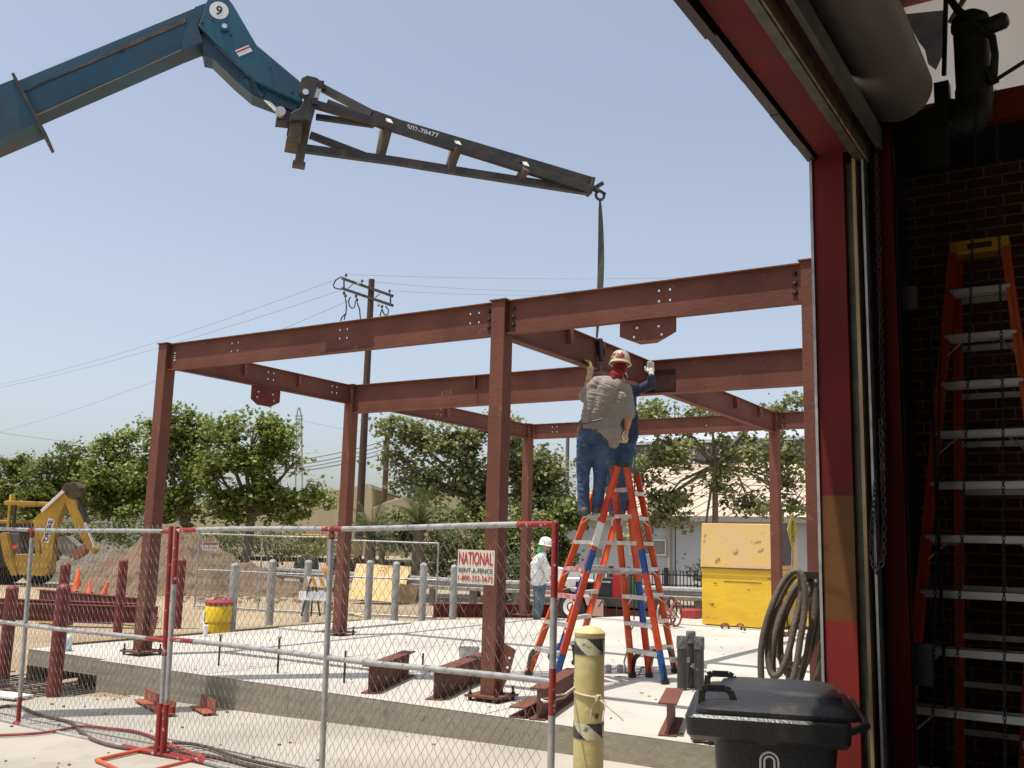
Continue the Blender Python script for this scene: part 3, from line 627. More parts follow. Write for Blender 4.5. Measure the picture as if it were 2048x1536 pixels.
for x, y in ((425, 40), (462, 70), (405, 45), (540, 135), (585, 185)): disc('bolt_head', x, y, .014, HW+.03, dark_steel, .012, 8)
# carriage
c = thing('quick_attach_carriage', 'dark tilting carriage plate pinned between the blue boom and the truss', 'carriage', bp(600, 200))
def cs_(pts, v0, v1, name, mat, bev=0): return bslab(pts, v0, v1, name, mat, c, bev)
cs_([(598, 185), (600, 166), (604, 155), (614, 150), (634, 155), (643, 163), (632, 202), (618, 243), (595, 240), (580, 242), (582, 225), (599, 216), (609, 197)], HW+.04, HW+.09, 'side_plate', dark_steel, .006)
cs_([(598, 185), (600, 166), (604, 155), (614, 150), (634, 155), (643, 163), (632, 202), (618, 243), (595, 240), (580, 242), (582, 225), (599, 216), (609, 197)], -HW-.09, -HW-.04, 'side_plate', dark_steel, .006)
cs_([(555, 225), (568, 215), (600, 214), (610, 235), (607, 262), (575, 258), (578, 243), (552, 240)], -.1, .1, 'link_bracket', dark_steel)
cs_([(577, 264), (582, 240), (606, 243), (602, 282), (573, 276)], -.2, .22, 'lower_box', rust_steel)
disc('carriage_pin', 611, 185, .035, HW+.09, chrome, .02, 20, c)
for vv in (-.40, .30):
    mb = MB(); mb.bar(bp(636, 164, vv), bp(614, 243, vv), .10, .09, up=tuple(bv)); mb.build('mast_tube', dark_steel, c)
mb = MB(); mb.bar(bp(615, 240, .06), bp(597, 330, .06), .10, .09, up=tuple(bv)); mb.build('lower_mast', rust_steel, c)
mb = MB(); mb.bar(bp(598, 326, .06), bp(597, 334, .06), .14, .13, up=tuple(bv)); mb.build('foot_plate', rust_steel, c)
mb = MB(); mb.bar(bp(625, 205, .34), bp(625, 205, -.44), .07, .1); mb.build('cross_tube', dark_steel, c)
mb = MB(); mb.bar(bp(640, 168, .30), bp(640, 168, -.44), .09, .08); mb.build('cross_tube', dark_steel, c)
mb = MB(); mb.bar(bp(640, 172, .36), bp(630, 205, .36), .05, .02, up=tuple(bv)); mb.build('bright_edge', alum, c)
for px, py in ((640, 171), (628, 202)): mb = MB(); mb.bar(bp(px-5, py, .37), bp(px+8, py, .37), .07, .02, up=tuple(bv)); mb.build('end_pocket', black_pl, c)
# truss
tr = thing('truss_jib', 'long dark tapering truss jib with white stencilled number', 'truss', bp(640, 220))
def tb_(pts, wd, name, mat=dark_steel, ht=None):
    for a, b in zip(pts[:-1], pts[1:]): mb = MB(); mb.bar(bp(*a), bp(*b), wd, ht or wd); mb.build(name, mat, tr)
tb_([(630, 209, .30), (745, 243, .16), (791, 258, .13), (1179, 380, .05)], .078, 'upper_chord')
tb_([(644, 176, -.40), (745, 229, -.16), (800, 249, -.13), (1184, 363, -.06)], .085, 'upper_chord')
tb_([(655, 205, -.2), (745, 240, -.1)], .06, 'brace'); tb_([(632, 234, .1), (748, 250, .1)], .06, 'brace')
tb_([(612, 298, .06), (795, 323, 0), (900, 340, 0), (1178, 383, 0)], .085, 'lower_chord')
tb_([(620, 270, .06), (735, 314, .0)], .07, 'brace')
for a, b in (((776, 254), (758, 320)), ((915, 295), (898, 341)), ((1052, 337), (1038, 359))):
    tb_([(a[0], a[1], .12), (b[0], b[1], 0)], .085, 'strut', rust_steel); tb_([(a[0]-8, a[1]-8, -.13), (b[0]-2, b[1], 0)], .06, 'strut')
for (x, y, v0, v1) in ((780, 246, .13, -.13), (917, 289, .11, -.12), (1052, 330, .085, -.10)):
    mb = MB(); mb.bar(bp(x+2, y+6, v0)+V((0, 0, .015)), bp(x-5, y-6, v1)+V((0, 0, .015)), .06, .02); mb.build('cross_plate', alum, tr)
mb = MB(); mb.bar(bp(1185, 358, 0), bp(1178, 390, 0), .14, .03, up=tuple(bu)); mb.build('end_plate', dark_steel, tr)
a, b = bp(814, 253, -.075), bp(884, 274, -.075); dd = (b-a).normalized(); 
text('stencil_number', '502-784777', (a+b)/2-V((0, 0, .0)), dd, (V((0, 0, 1))-dd*dd.z).normalized(), .062, white, tr, .001, (b-a).length, bold=.01)
mb = MB(); mb.bar(bp(1175, 385, 0), bp(1206, 366, 0), .03, .05); mb.build('latch_bar', dark_steel, tr)
# shackle, sling
tip = bp(1196, 384, 0)
s = thing('lifting_shackle', 'steel shackle on the tip of the truss jib', 'shackle', tip)
mb = MB(); ctr = bp(1200, 391, 0); mb.tube([ctr+bu*.055*math.cos(a)+V((0, 0, .055*math.sin(a))) for a in np.linspace(-.6, 5.4, 20)], .018, 8); mb.build('bow', dark_steel, s, smooth=True)
mb = MB(); mb.tube([bp(1188, 378, 0), bp(1197, 384, 0)], .03, 8); mb.tube([bp(1186, 372, 0), bp(1212, 388, .02)], .014, 8); mb.build('pin', dark_steel, s, smooth=True)
sling_m = M('sling_webbing', (.10, .10, .075), (.07, .07, .05), 20, .85)
s = thing('lifting_sling', 'long grey webbing sling hanging from the truss tip round the hoisted beam', 'sling', (5.25, 2.1, 4.3))
b0 = V((5.23, 2.12, ZT+.03)); top = bp(1200, 400, 0)
def strap(pts, nm):
    mb = MB(); vs = []
    for p, wv in pts: vs += [V(p)-wv, V(p)+wv]
    m = len(pts); ln = [(0, 0, 0)]
    off = fw*.006
    vs2 = [q+off for q in vs]; fs = []
    for i in range(m-1): fs += [(2*i, 2*i+1, 2*i+3, 2*i+2), (2*m+2*i, 2*m+2*i+2, 2*m+2*i+3, 2*m+2*i+1), (2*i, 2*i+2, 2*m+2*i+2, 2*m+2*i), (2*i+1, 2*m+2*i+1, 2*m+2*i+3, 2*i+3)]
    mb.add(vs+vs2, fs); return mb.build(nm, sling_m, s, smooth=False)
pts = []; N = 16
for i in range(N+1):
    u = i/N; p = top*(1-u)+b0*u; p += V((.035*math.sin(u*3.1), .0, 0)); pts.append((p, cr*(.012+.028*math.sin(u*math.pi)**.7*(1 if u < .9 else .5))))
strap(pts, 'strap')
for dx in (-.062, .062):
    mb = MB(); mb.bar(V((5.23+dx, 2.12, ZT+.01)), V((5.23+dx, 2.12, ZT-.39)), .06, .008, up=(1, 0, 0)); mb.build('choker_leg', sling_m, s)
mb = MB(); mb.bar(V((5.16, 2.12, ZT+.012)), V((5.30, 2.12, ZT+.012)), .06, .012); mb.bar(V((5.16, 2.12, ZT-.39)), V((5.30, 2.12, ZT-.39)), .06, .012); mb.build('choker_wrap', sling_m, s)
mb = MB(); mb.tube([V((5.3, 2.1, ZT-.02)), V((5.305, 2.1, ZT-.26))], .035, 8); mb.build('sling_label', black_pl, s)
# tag line rope behind the men
mb = MB(); mb.tube([ony(1270, 872, 3.0), ony(1268, 1240, 3.0)], .008, 6); tag(mb.build('tag_line', black_pl), 'thin black line hanging straight down behind the ladder tops', 'rope')
# ================================================================== STEP LADDERS
def channel(mb, a, b, wd, dp, fdir):
    """fibreglass C rail: web + two flanges; fdir = direction of the web's width"""
    a = V(a); b = V(b); mb.bar(a, b, .008, dp, up=fdir)
    d = (b-a).normalized(); f = (V(fdir)-d*V(fdir).dot(d)).normalized(); sd = d.cross(f).normalized()
    for k in (-1, 1): mb.bar(a+f*k*(dp/2-.003), b+f*k*(dp/2-.003), wd, .006, up=fdir)
def seg_rail(t, a, b, segs, wd, dp, fdir, mats, nm='rail'):
    a = V(a); b = V(b); mb = MB()
    for p, q, m in segs: mb.mi = m; channel(mb, a.lerp(b, p), a.lerp(b, q), wd, dp, fdir)
    return mb.build(nm, mats, t)
LM = [lad_orange, lad_red, lad_blue, white]
LM2 = [M('tall_ladder_orange', (.88, .17, .05), (.78, .12, .04), 5, .5), M('tall_ladder_red', (.80, .10, .04), (.70, .08, .03), 6, .5), lad_blue, white]
alum_lt = M('light_aluminium', (.80, .78, .72), (.68, .66, .60), 9, .5, metal=.1)
def stepladder(name, label, feet, cap, cw, cn, nst, zb, rear, segs, capmat, capH=.06, dp=.075, step_mats=None, capsz=(.36, .16), rear_steps=True, braces=True, shoe=True, group=None, railw=.03, LMx=None, stepm=None):
    A, B, Cc, D = [V(p) for p in feet]; cap = V(cap); t = thing(name, label, 'ladder', ((A+B+Cc+D)/4), group)
    cw = V(cw).normalized(); cn = V(cn).normalized()
    hw = capsz[0]/2-.02; hn = capsz[1]/2-.02
    tops = [cap-cw*hw-cn*hn, cap+cw*hw-cn*hn, cap-cw*hw*.95+cn*hn, cap+cw*hw*.95+cn*hn]
    for i, (f, tp) in enumerate(zip((A, B, Cc, D), tops)): seg_rail(t, f, tp, segs[i], railw, dp, cn, LMx or LM)
    mb = MB(); mb.bar(cap-cw*capsz[0]/2+V((0, 0, capH/2)), cap+cw*capsz[0]/2+V((0, 0, capH/2)), capsz[1], capH); mb.build('top_cap', capmat, t, bevel=.008)
    H_ = cap.z-zb
    for (l, r_, tl, trr, sign, on) in ((A, B, tops[0], tops[1], -1, True), (Cc, D, tops[2], tops[3], 1, rear_steps)):
        for k in range(1, nst+1):
            z = k*.305; u = z/H_
            if u > .97: continue
            p = l.lerp(tl, u); q = r_.lerp(trr, u); d = (q-p).normalized()
            m = (stepm or alum) if not step_mats else step_mats.get((sign, k), alum)
            mb = MB()
            if on:
                mb.bar(p, q, .085, .006, off=(0, .02)); mb.bar(p-cn*sign*-.04, q-cn*sign*-.04, .005, .045); mb.bar(p+cn*sign*-.04, q+cn*sign*-.04, .005, .045)
                mb.build('step', m, t)
                if braces and (q-p).length > .3 and (k < 5 or k % 2 == 0):
                    for s0, e in ((p, 1), (q, -1)):
                        nx = l.lerp(tl, max(0, u-.04)) if e == 1 else r_.lerp(trr, max(0, u-.04))
                        mb = MB(); mb.bar(s0+d*e*min(.14, (q-p).length*.3), nx+cn*sign*.03, .02, .006); mb.build('step_brace', alum, t)
            else:
                mb.bar(p, q, .03, .035); mb.build('rear_bar', m, t)
    # spreaders
    for i, (f, g_) in enumerate(((0, 2), (1, 3))):
        u = .5; p = (A, B, Cc, D)[f].lerp(tops[f], u); q = (A, B, Cc, D)[g_].lerp(tops[g_], u)
        mb = MB(); mb.bar(p, q, .006, .03); mb.build('spreader', galv if i else alum, t)
    if shoe:
        for f, tp in zip((A, B, Cc, D), tops):
            mb = MB(); dd = (tp-f).normalized(); mb.bar(f-dd*.005, f+dd*.05, .04, dp+.012, up=tuple(cn)); mb.build('foot', black_pl, t)
        for (l, r_, sign) in ((A, B, -1), (Cc, D, 1)):
            d = (r_-l).normalized()
            for f, e in ((l, 1), (r_, -1)):
                mb = MB(); pts = [f+V((0, 0, .03)), f+d*e*.015+V((0, 0, .12)), f+d*e*.05+V((0, 0, .22)), f+d*e*.14+V((0, 0, .29))]
                for a, b in zip(pts[:-1], pts[1:]): mb.bar(a, b, .05, .022, up=tuple(cn))
                mb.build('leg_gusset', black_pl, t)
    return t, tops
S = lambda *x: list(x)
z0 = ZS+.005
sgA = [(0, 1, 0)]
l1 = stepladder('step_ladder', 'nearer orange step ladder with blue bands, the grey shirted man stands on it', [(4.62, 1.69, z0), (5.18, 1.31, z0), (5.59, 2.42, z0), (6.11, 2.16, z0)], (5.52, 2.07, ZS+2.40), (.83, -.56, 0), (.56, .83, 0), 7, z0, True,
    [[(0, 1, 0)], [(0, .13, 2), (.13, .24, 1), (.24, .50, 0), (.50, .60, 2), (.60, .62, 0), (.62, .73, 3), (.73, .85, 1), (.85, 1, 0)], [(0, .72, 0), (.72, .84, 1), (.84, 1, 0)], [(0, .15, 2), (.15, .3, 0), (.3, .42, 1), (.42, .50, 0), (.50, .61, 2), (.61, .80, 0), (.8, .9, 1), (.9, 1, 0)]],
    black_pl, step_mats={(-1, 3): M('red_step', (.50, .05, .05), (.55, .5, .46), 14, .5), (-1, 4): M('red_step_faded', (.50, .06, .06), (.55, .5, .46), 10, .5)})
l2 = stepladder('step_ladder', 'farther orange step ladder behind the first, the man in navy stands on it', [(4.62, 2.30, z0), (4.55, 2.95, z0), (5.75, 2.55, z0), (5.83, 3.12, z0)], (5.27, 2.92, ZS+2.40), (0.05, 1, 0), (1, -.05, 0), 7, z0, True,
    [[(0, .18, 2), (.18, .33, 0), (.33, .50, 2), (.5, 1, 0)], [(0, 1, 0)], [(0, .12, 0), (.12, .25, 1), (.25, .45, 2), (.45, .8, 0), (.8, 1, 1)], [(0, 1, 0)]], black_pl)
text('pen_marking', '208 B HALL', V((4.62, 1.69, 0))*0+V((5.18, 1.31, z0)).lerp(l1[1][1], .40)+V((.0, -.043, 0)), V((0, 0, -1))*-1+V((.14, .2, 0)), V((-.83, .56, 0)), .035, lad_blue, l1[0], .001, .34)
# tall ladder inside the building
def zl(h): return h
l3 = stepladder('tall_step_ladder', 'tall red orange step ladder with yellow top cap before the brick wall', [(9.40, -2.64, .0), (10.31, -2.64, .0), (9.50, -.95, .0), (10.21, -.95, .0)], (9.855, -1.56, 3.62), (1, 0, 0), (0, 1, 0), 11, 0, True,
    [[(0, 1, 1)], [(0, 1, 0)], [(0, 1, 1)], [(0, 1, 1)]], yellow_cap, capH=.09, dp=.08, capsz=(.34, .16), rear_steps=False, railw=.05, LMx=LM2, stepm=alum_lt)
mb = MB(); mb.bar((9.79, -1.643, 3.665), (9.93, -1.643, 3.665), .002, .035); mb.build('cap_label', dark_steel, l3[0])
# second, smaller ladder behind it
l4 = stepladder('short_step_ladder', 'shorter red step ladder folded behind the tall one, dull grey steps', [(9.86, -1.35, .0), (10.5, -1.35, .0), (9.9, -1.02, .0), (10.46, -1.02, .0)], (10.2, -.98, 1.92), (1, 0, 0), (0, 1, 0), 5, 0, True,
    [[(0, 1, 1)], [(0, 1, 1)], [(0, 1, 1)], [(0, 1, 1)]], yellow_cap, capH=.06, dp=.06, capsz=(.40, .12), rear_steps=False, stepm=alum_lt)
# ================================================================== WORKSHOP BUILDING (camera stands inside its door)
bld = thing('workshop_building', 'dark workshop interior with brick wall and red framed roll-up doorway', 'building', (11, -5, 0))
def bx(nm, mat, *b, bev=0, par=None): mb = MB(); mb.box(*b); return mb.build(nm, mat, par or bld, bevel=bev)
brick = bpy.data.materials.new('brick_wall'); brick.use_nodes = True; n = brick.node_tree.nodes; l = brick.node_tree.links; b = n['Principled BSDF']
tc = n.new('ShaderNodeTexCoord'); mp = n.new('ShaderNodeMapping'); mp.inputs['Rotation'].default_value = (R(90), 0, 0); l.new(tc.outputs['Object'], mp.inputs[0])
bt = n.new('ShaderNodeTexBrick'); l.new(mp.outputs[0], bt.inputs[0]); bt.inputs['Scale'].default_value = 1; bt.inputs['Brick Width'].default_value = .235; bt.inputs['Row Height'].default_value = .076; bt.inputs['Mortar Size'].default_value = .008
bt.inputs['Color1'].default_value = (.15, .036, .022, 1); bt.inputs['Color2'].default_value = (.10, .026, .018, 1); bt.inputs['Mortar'].default_value = (.28, .215, .14, 1); bt.inputs['Mortar Smooth'].default_value = .3
l.new(bt.outputs[0], b.inputs['Base Color']); b.inputs['Roughness'].default_value = .9
bmp = n.new('ShaderNodeBump'); bmp.inputs['Strength'].default_value = .6; bmp.inputs['Distance'].default_value = .01; bmp.invert = True; l.new(bt.outputs[1], bmp.inputs['Height']); l.new(bmp.outputs[0], b.inputs['Normal'])
jamb_red = M('jamb_red', (.145, .016, .014), (.11, .014, .012), 2, .7, bump=.1, c3=(.09, .022, .018), s3=5, t3=(.55, .7), spec=.2); red2 = M('red_oxide_steel', (.52, .07, .03), (.40, .055, .03), 3, .5)
jamb_bright = M('jamb_bright_red', (.24, .024, .018), (.19, .022, .016), 3, .65, spec=.25, c3=(.16, .035, .025), s3=9, t3=(.6, .7))
jamb_ochre = M('jamb_ochre', (.155, .068, .024), (.12, .052, .02), 3, .7, spec=.2, c3=(.10, .045, .018), s3=7, t3=(.6, .72)); olive = M('olive_guide', (.10, .095, .065), (.05, .05, .04), 9, .55, metal=.3); wornwood = M('worn_strip', (.40, .28, .14), (.22, .15, .08), 12, .7, stretch=(1, 1, .3)); dkwall = M('dark_wall', (.03, .026, .024), rough=.9)
bx('brick_wall', brick, 9.30, 15, -.80, -.715, 0, 4.56)
for q_ in ((-2.95, -1.28, 0, 6.3), (-1.14, -.70, 0, 6.3), (-1.28, -1.14, 0, 4.80), (-1.28, -1.14, 4.96, 6.3)): bx('outer_wall', dkwall, 9.24, 9.298, *q_)
bx('outer_wall', dkwall, 9.21, 9.40, -16, -10.4, 0, 6.3)
bx('wall_over_door', dkwall, 9.225, 9.40, -10.4, -3.1, 4.12, 6.3)
inw = M('interior_grey', (.6, .58, .54), rough=.9)
bx('back_wall', inw, 15, 15.2, -16, -.7, 0, 6.3)
bx('end_wall', inw, 9.4, 15, -16.2, -16, 0, 6.3)
bx('roof', dkwall, 9.0, 15.3, -16.2, -.6, 6.3, 6.4)
bx('eave', dkwall, 8.93, 9.22, -16, -.6, 4.62, 4.68)
floor_m = M('workshop_floor', (.50, .48, .44), (.42, .40, .37), 1, .7)
bx('floor', floor_m, 9.21, 15, -16, -.8, -.05, .012)
# door frame
fr = bx('door_frame', jamb_red, 9.215, 9.375, -3.1, -2.96, 2.02, 3.87)
bx('ochre_band', jamb_ochre, 9.215, 9.375, -3.1, -2.96, 1.40, 2.02, par=fr) if False else None
def sub(nm, mat, *b):
    mb = MB(); mb.box(*b); o = mb.build(nm, mat, fr); return o
fr.parent = bld
sub('ochre_band', jamb_ochre, 9.215, 9.375, -3.1, -2.96, 1.40, 2.02); sub('red_base', jamb_bright, 9.215, 9.375, -3.1, -2.96, 0, 1.40)
sub('header', jamb_red, 9.25, 9.43, -10.4, -3.1, 3.84, 4.10)
sub('edge_strip', galv, 9.200, 9.214, -3.115, -2.95, 0, 3.84); 
mb = MB()
rnd = random.Random(2); y = -10.4
while y < -3.1:
    L = rnd.uniform(.12, .5); z = 3.81+rnd.uniform(-.012, .012); mb.box(9.19, 9.235, y, min(y+L, -3.1), z, 4.05); y += L+.002
mb.build('weather_strip', bolt_m, fr)
sub('guide_lip', olive, 9.43, 9.475, -10.4, -3.0, 3.79, 3.9); sub('guide_lip', wornwood, 9.475, 9.487, -10.4, -3.0, 3.80, 3.88)
sub('guide_lip', olive, 9.53, 9.56, -10.4, -3.0, 3.86, 3.97)
sub('side_guide', olive, 9.376, 9.418, -3.06, -2.9, 0, 3.79); sub('side_guide', wornwood, 9.419, 9.436, -3.10, -2.9, 0, 3.80)
sub('side_guide', galv, 9.462, 9.474, -3.08, -2.9, 0, 3.86); sub('guide_back', dkwall, 9.437, 9.60, -2.95, -2.90, 0, 3.9)
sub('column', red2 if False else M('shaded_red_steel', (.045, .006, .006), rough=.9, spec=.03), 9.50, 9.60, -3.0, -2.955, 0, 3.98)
for z0_, z1_ in ((3.0, 3.12), (1.1, 1.3)): sub('junction_box', dkwall, 9.60, 9.68, -2.9, -2.84, z0_, z1_)
mb = MB(); mb.tube([(9.66, -2.4, 3.2), (9.66, -2.4, 0)], .01, 6); mb.build('conduit', dkwall, fr)
bx('roof_beam', red2, 9.30, 15, -1.06, -.96, 4.72, 4.93); 
bx('roof_beam', red2, 9.30, 15, -.98, -.86, 5.83, 6.05)
bx('recess_shade', dkwall, 9.30, 15, -.95, -.83, 4.50, 4.79)  # dark strip in place of the shadowed recess below the red beam
# translucent sheet wall above the brick
sheet_m = M('translucent_sheet', (.80, .76, .70), (.72, .68, .62), 1.5, .7, trans=.75)
mb = MB(); nx = 30; vs = []; fs = []
for i in range(nx+1):
    x = 9.30+i*.15
    for j in range(9):
        z = 4.52+j*.25; vs.append((x, -.80+.03*math.sin(x*3.1+z*2)+.02*math.sin(z*5+x), z))
for i in range(nx):
    for j in range(8): 
        if i < 3 and 1 < j < 7 and (i+j) % 2 == 0 and False: continue
        fs.append((i*9+j, i*9+9+j, i*9+10+j, i*9+j+1))
mb.add(vs, fs); mb.build('translucent_sheet', sheet_m, bld, smooth=True)
shadow_m = M('shadow_grey', (.30, .27, .30), (.22, .20, .22), 5, .9, trans=.25)  # grey patch stands in for the shadows on the sheet
mb = MB(); mb.add([ony(x, y, -.87-.02*(i % 3)) for i, (x, y) in enumerate(((1812, 28), (1825, 60), (1852, 75), (1868, 40), (1890, 20), (1892, 95), (1872, 140), (1856, 128), (1850, 100), (1838, 85)))], [(0, 1, 9), (0, 9, 4), (4, 9, 5), (5, 9, 8), (5, 8, 7), (5, 7, 6)]); mb.build('shadow_patch', shadow_m, bld)
# roll-up door coil and operator
rd = thing('roll_up_door', 'rolled tan door coil under its hood above the opening', 'roller door', (9.55, -3, 4.4))
coil_m = M('coil_paint', (.62, .54, .45), (.54, .46, .38), 2, .5, bump=.05)
mb = MB(); mb.tube([(9.53, -10.4, 4.475), (9.53, -2.35, 4.475)], .20, 32); mb.build('coil', coil_m, rd, smooth=True)
mb = MB(); mb.box(9.42, 9.80, -2.36, -2.33, 3.95, 4.32); mb.box(9.34, 9.60, -2.34, -2.31, 4.2, 4.7); mb.build('end_bracket', M('dark_bracket', (.035, .034, .026), (.02, .02, .016), 5, .8, spec=.1), rd)
mb = MB(); mb.box(9.395, 9.40, -10.4, -3.0, 3.95, 4.7); mb.build('hood', bolt_m, rd)
op = thing('door_operator', 'dark cylindrical door motor with hose and gearbox near the ceiling', 'motor', (9.88, -1.65, 4.6))
mot = M('motor_paint', (.10, .10, .07), (.055, .055, .04), 7, .5)
mc = V((9.872, -1.6, 0))
mb = MB(); mb.lathe([(.10, 4.62), (.115, 4.66), (.115, 4.72), (.108, 4.74), (.108, 5.14), (.12, 5.15), (.12, 5.18), (.11, 5.22), (.06, 5.26)], mc, 26); mb.build('motor_body', mot, op, smooth=True)
mb = MB(); mb.tube([V((9.872, -1.6, 4.64)), V((9.868, -1.60, 4.57)), V((9.84, -1.62, 4.50)), V((9.79, -1.66, 4.48)), V((9.74, -1.68, 4.50))], [.108, .108, .105, .10, .09], 20); mb.build('gearbox', mot, op, smooth=True)
mb = MB(); mb.lathe([(.07, 0), (.07, .03)], V((9.74, -1.72, 4.56)), 20, axis=(-.15, -1, -.1)); mb.build('pulley', olive, op, smooth=True)
mb = MB(); mb.box(9.64, 9.73, -1.66, -1.56, 4.60, 4.80); mb.build('brake_box', mot, op)
mb = MB(); mb.lathe([(.05, 0), (.055, .02), (.055, .12), (.035, .14)], V((9.96, -1.66, 5.10)), 14, axis=(1, -.2, .1)); mb.build('elbow_fitting', mot, op, smooth=True)
mb = MB(); mb.tube([ony(1895, -10, -1.7), ony(1915, 20, -1.7), ony(1950, 45, -1.7), ony(1985, 75, -1.7), ony(1990, 110, -1.7), ony(1988, 150, -1.68)], .024, 10); mb.build('flex_conduit', mot, op, smooth=True)
mb = MB(); mb.bar(ony(1978, 135, -1.66), ony(1990, 165, -1.66), .05, .05); mb.build('limit_switch', mot, op)
mb = MB(); mb.tube([ony(1892, -10, -1.5), ony(1888, 150, -1.55)], .016, 8); mb.build('shaft_rod', mot, op)
mb = MB(); mb.tube([ony(1930, -5, -1.4), ony(1900, 45, -1.4)], .02, 8); mb.build('strut', coil_m, op)
mb = MB(); mb.tube([ony(1975, 170, -1.5), ony(2070, 110, -1.5)], .014, 8); mb.build('conduit', rust_steel, op)
def chain(pts, label, lk=.032, r=.0035):
    mb = MB(); 
    for a, b in zip(pts[:-1], pts[1:]):
        a = V(a); b = V(b); n_ = max(1, int((b-a).length/(lk*.75))); d = (b-a).normalized()
        s1 = d.cross(V((.3, 1, .1))).normalized(); s2 = d.cross(s1)
        for i in range(n_):
            c_ = a+(b-a)*((i+.5)/n_); s_ = s1 if i % 2 else s2
            mb.tube([c_+d*(lk/2*math.cos(q))+s_*(lk*.30*math.sin(q)) for q in np.linspace(0, 2*math.pi, 9)[:-1]], r, 4, closed=True)
    return tag(mb.build('hand_chain', dark_steel), label, 'chain')
chain([(9.535, -3.03, 4.0), (9.515, -3.03, 2.2), (9.50, -3.03, 2.05)], 'heavy door chain hanging beside the red jamb', .036, .0036)
chain([(9.485, -3.10, 2.1), (9.455, -3.10, 1.80), (9.452, -3.10, 1.72), (9.475, -3.10, 1.64), (9.51, -3.10, 1.70), (9.52, -3.10, 1.9), (9.515, -3.08, 2.4)], 'heavy loop of door chain gathered at eye height beside the guides', .036, .0036)
for x0_, x1_, lb in ((1880, 1862, 'left thin operating chain hanging before the brick wall'), (1948, 1905, 'middle thin operating chain crossing the tall ladder'), (1985, 2010, 'right thin operating chain hanging past the ladder steps')):
    chain([ony(x0_+6, 180 if x0_ > 1900 else 250, -1.75), ony((x0_+x1_)/2+8, 800, -2.3), ony(x1_, 1560, -2.75)], lb, .026, .0028)
# ================================================================== WHEELED BIN
U = V((.95, .31, 0)).normalized(); W = V((-U.y, U.x, 0)); o0 = V((8.945, -4.235, 0))
t = thing('wheeled_bin', 'black wheeled refuse bin with hinged domed lid just inside the doorway', 'bin', o0+U*.3+W*.35)
bw, bd = .60, .72
def bpnt(a, b, z): return o0+U*a+W*b+V((0, 0, z))
mb = MB()
rings = []
def rr_(x0, x1, y0, y1, z, r=.06, n=5):
    out = []
    for cx, cy, a0 in ((x1-r, y0+r, -90), (x1-r, y1-r, 0), (x0+r, y1-r, 90), (x0+r, y0+r, 180)):
        for k in range(n+1): a = R(a0+90*k/n); out.append(bpnt(cx+r*math.cos(a), cy+r*math.sin(a), z))
    return out
def loft(mb, rs, cap0=True, cap1=True):
    n = len(rs[0]); vs = [p for r_ in rs for p in r_]; fs = []
    for i in range(len(rs)-1):
        for k in range(n): fs.append((i*n+k, i*n+(k+1) % n, (i+1)*n+(k+1) % n, (i+1)*n+k))
    if cap0: fs.append(tuple(range(n-1, -1, -1)))
    if cap1: fs.append(tuple((len(rs)-1)*n+k for k in range(n)))
    mb.add(vs, fs)
loft(mb, [rr_(.15, .50, .14, .60, .05), rr_(.115, .56, .10, .66, .60), rr_(.10, .60, .085, .69, .96)]); mb.build('body', bin_m, t, smooth=True)
mb = MB(); loft(mb, [rr_(.06, .61, .06, .70, .955, .04), rr_(.012, .63, .02, .73, .962, .03), rr_(-.005, .64, -.01, .74, .985, .03), rr_(-.012, .645, -.012, .742, 1.055, .03), rr_(.0, .635, .0, .73, 1.066, .03)]); mb.build('rim', bin_m, t, smooth=True)
mb = MB(); loft(mb, [rr_(.03, .68, .02, .74, 1.068, .06), rr_(.03, .68, .02, .74, 1.085, .06), rr_(.06, .66, .06, .72, 1.11, .07), rr_(.11, .63, .13, .68, 1.118, .08), rr_(.125, .62, .15, .665, 1.138, .08), rr_(.15, .60, .22, .64, 1.146, .08)]); mb.build('lid', bin_m, t, smooth=True)
for b_ in (.10, .58):
    mb = MB(); pts = [bpnt(.05, b_-.0, 1.09), bpnt(.055, b_, 1.15), bpnt(.075, b_, 1.16), bpnt(.15, b_+.01, 1.16), bpnt(.17, b_+.01, 1.15), bpnt(.185, b_+.01, 1.11)]
    for a, b in zip(pts[:-1], pts[1:]): mb.bar(a, b, .028, .012, up=tuple(W))
    mb.build('lid_handle', bin_m, t)
mb = MB(); mb.tube([bpnt(.62, .74, 1.03), bpnt(.70, .72, 1.06), bpnt(.70, .02, 1.06), bpnt(.62, .0, 1.03)], .016, 8); mb.build('push_bar', bin_m, t)
for s_ in (-1, 1):
    mb = MB(); mb.lathe([(.14, 0), (.15, .01), (.15, .05), (.14, .06)], bpnt(.62, .06 if s_ < 0 else .66, .15), 22, axis=tuple(W)); mb.build('wheel', rubber, t, smooth=True)
lc = bpnt(.325, .086, .845)
mb = MB()
for r_, w_ in ((.042, .009),): 
    for rad in (.020, .036): mb.tube([lc+U*(rad*math.cos(a))+V((0, 0, .04+rad*math.sin(a))) for a in np.linspace(0, math.pi, 14)], .0045, 6)
    for rad in (.020, .036):
        for s_ in (-1, 1): mb.tube([lc+U*s_*rad+V((0, 0, .04)), lc+U*s_*rad*(1.0)+V((0, 0, -.02))], .0045, 6)
    for s_ in (-1, 1): mb.tube([lc+U*s_*.036+V((0, 0, -.0)), lc+U*s_*.075+V((0, 0, -.035))], .006, 6)
lg = mb.build('arch_emblem', white, t)
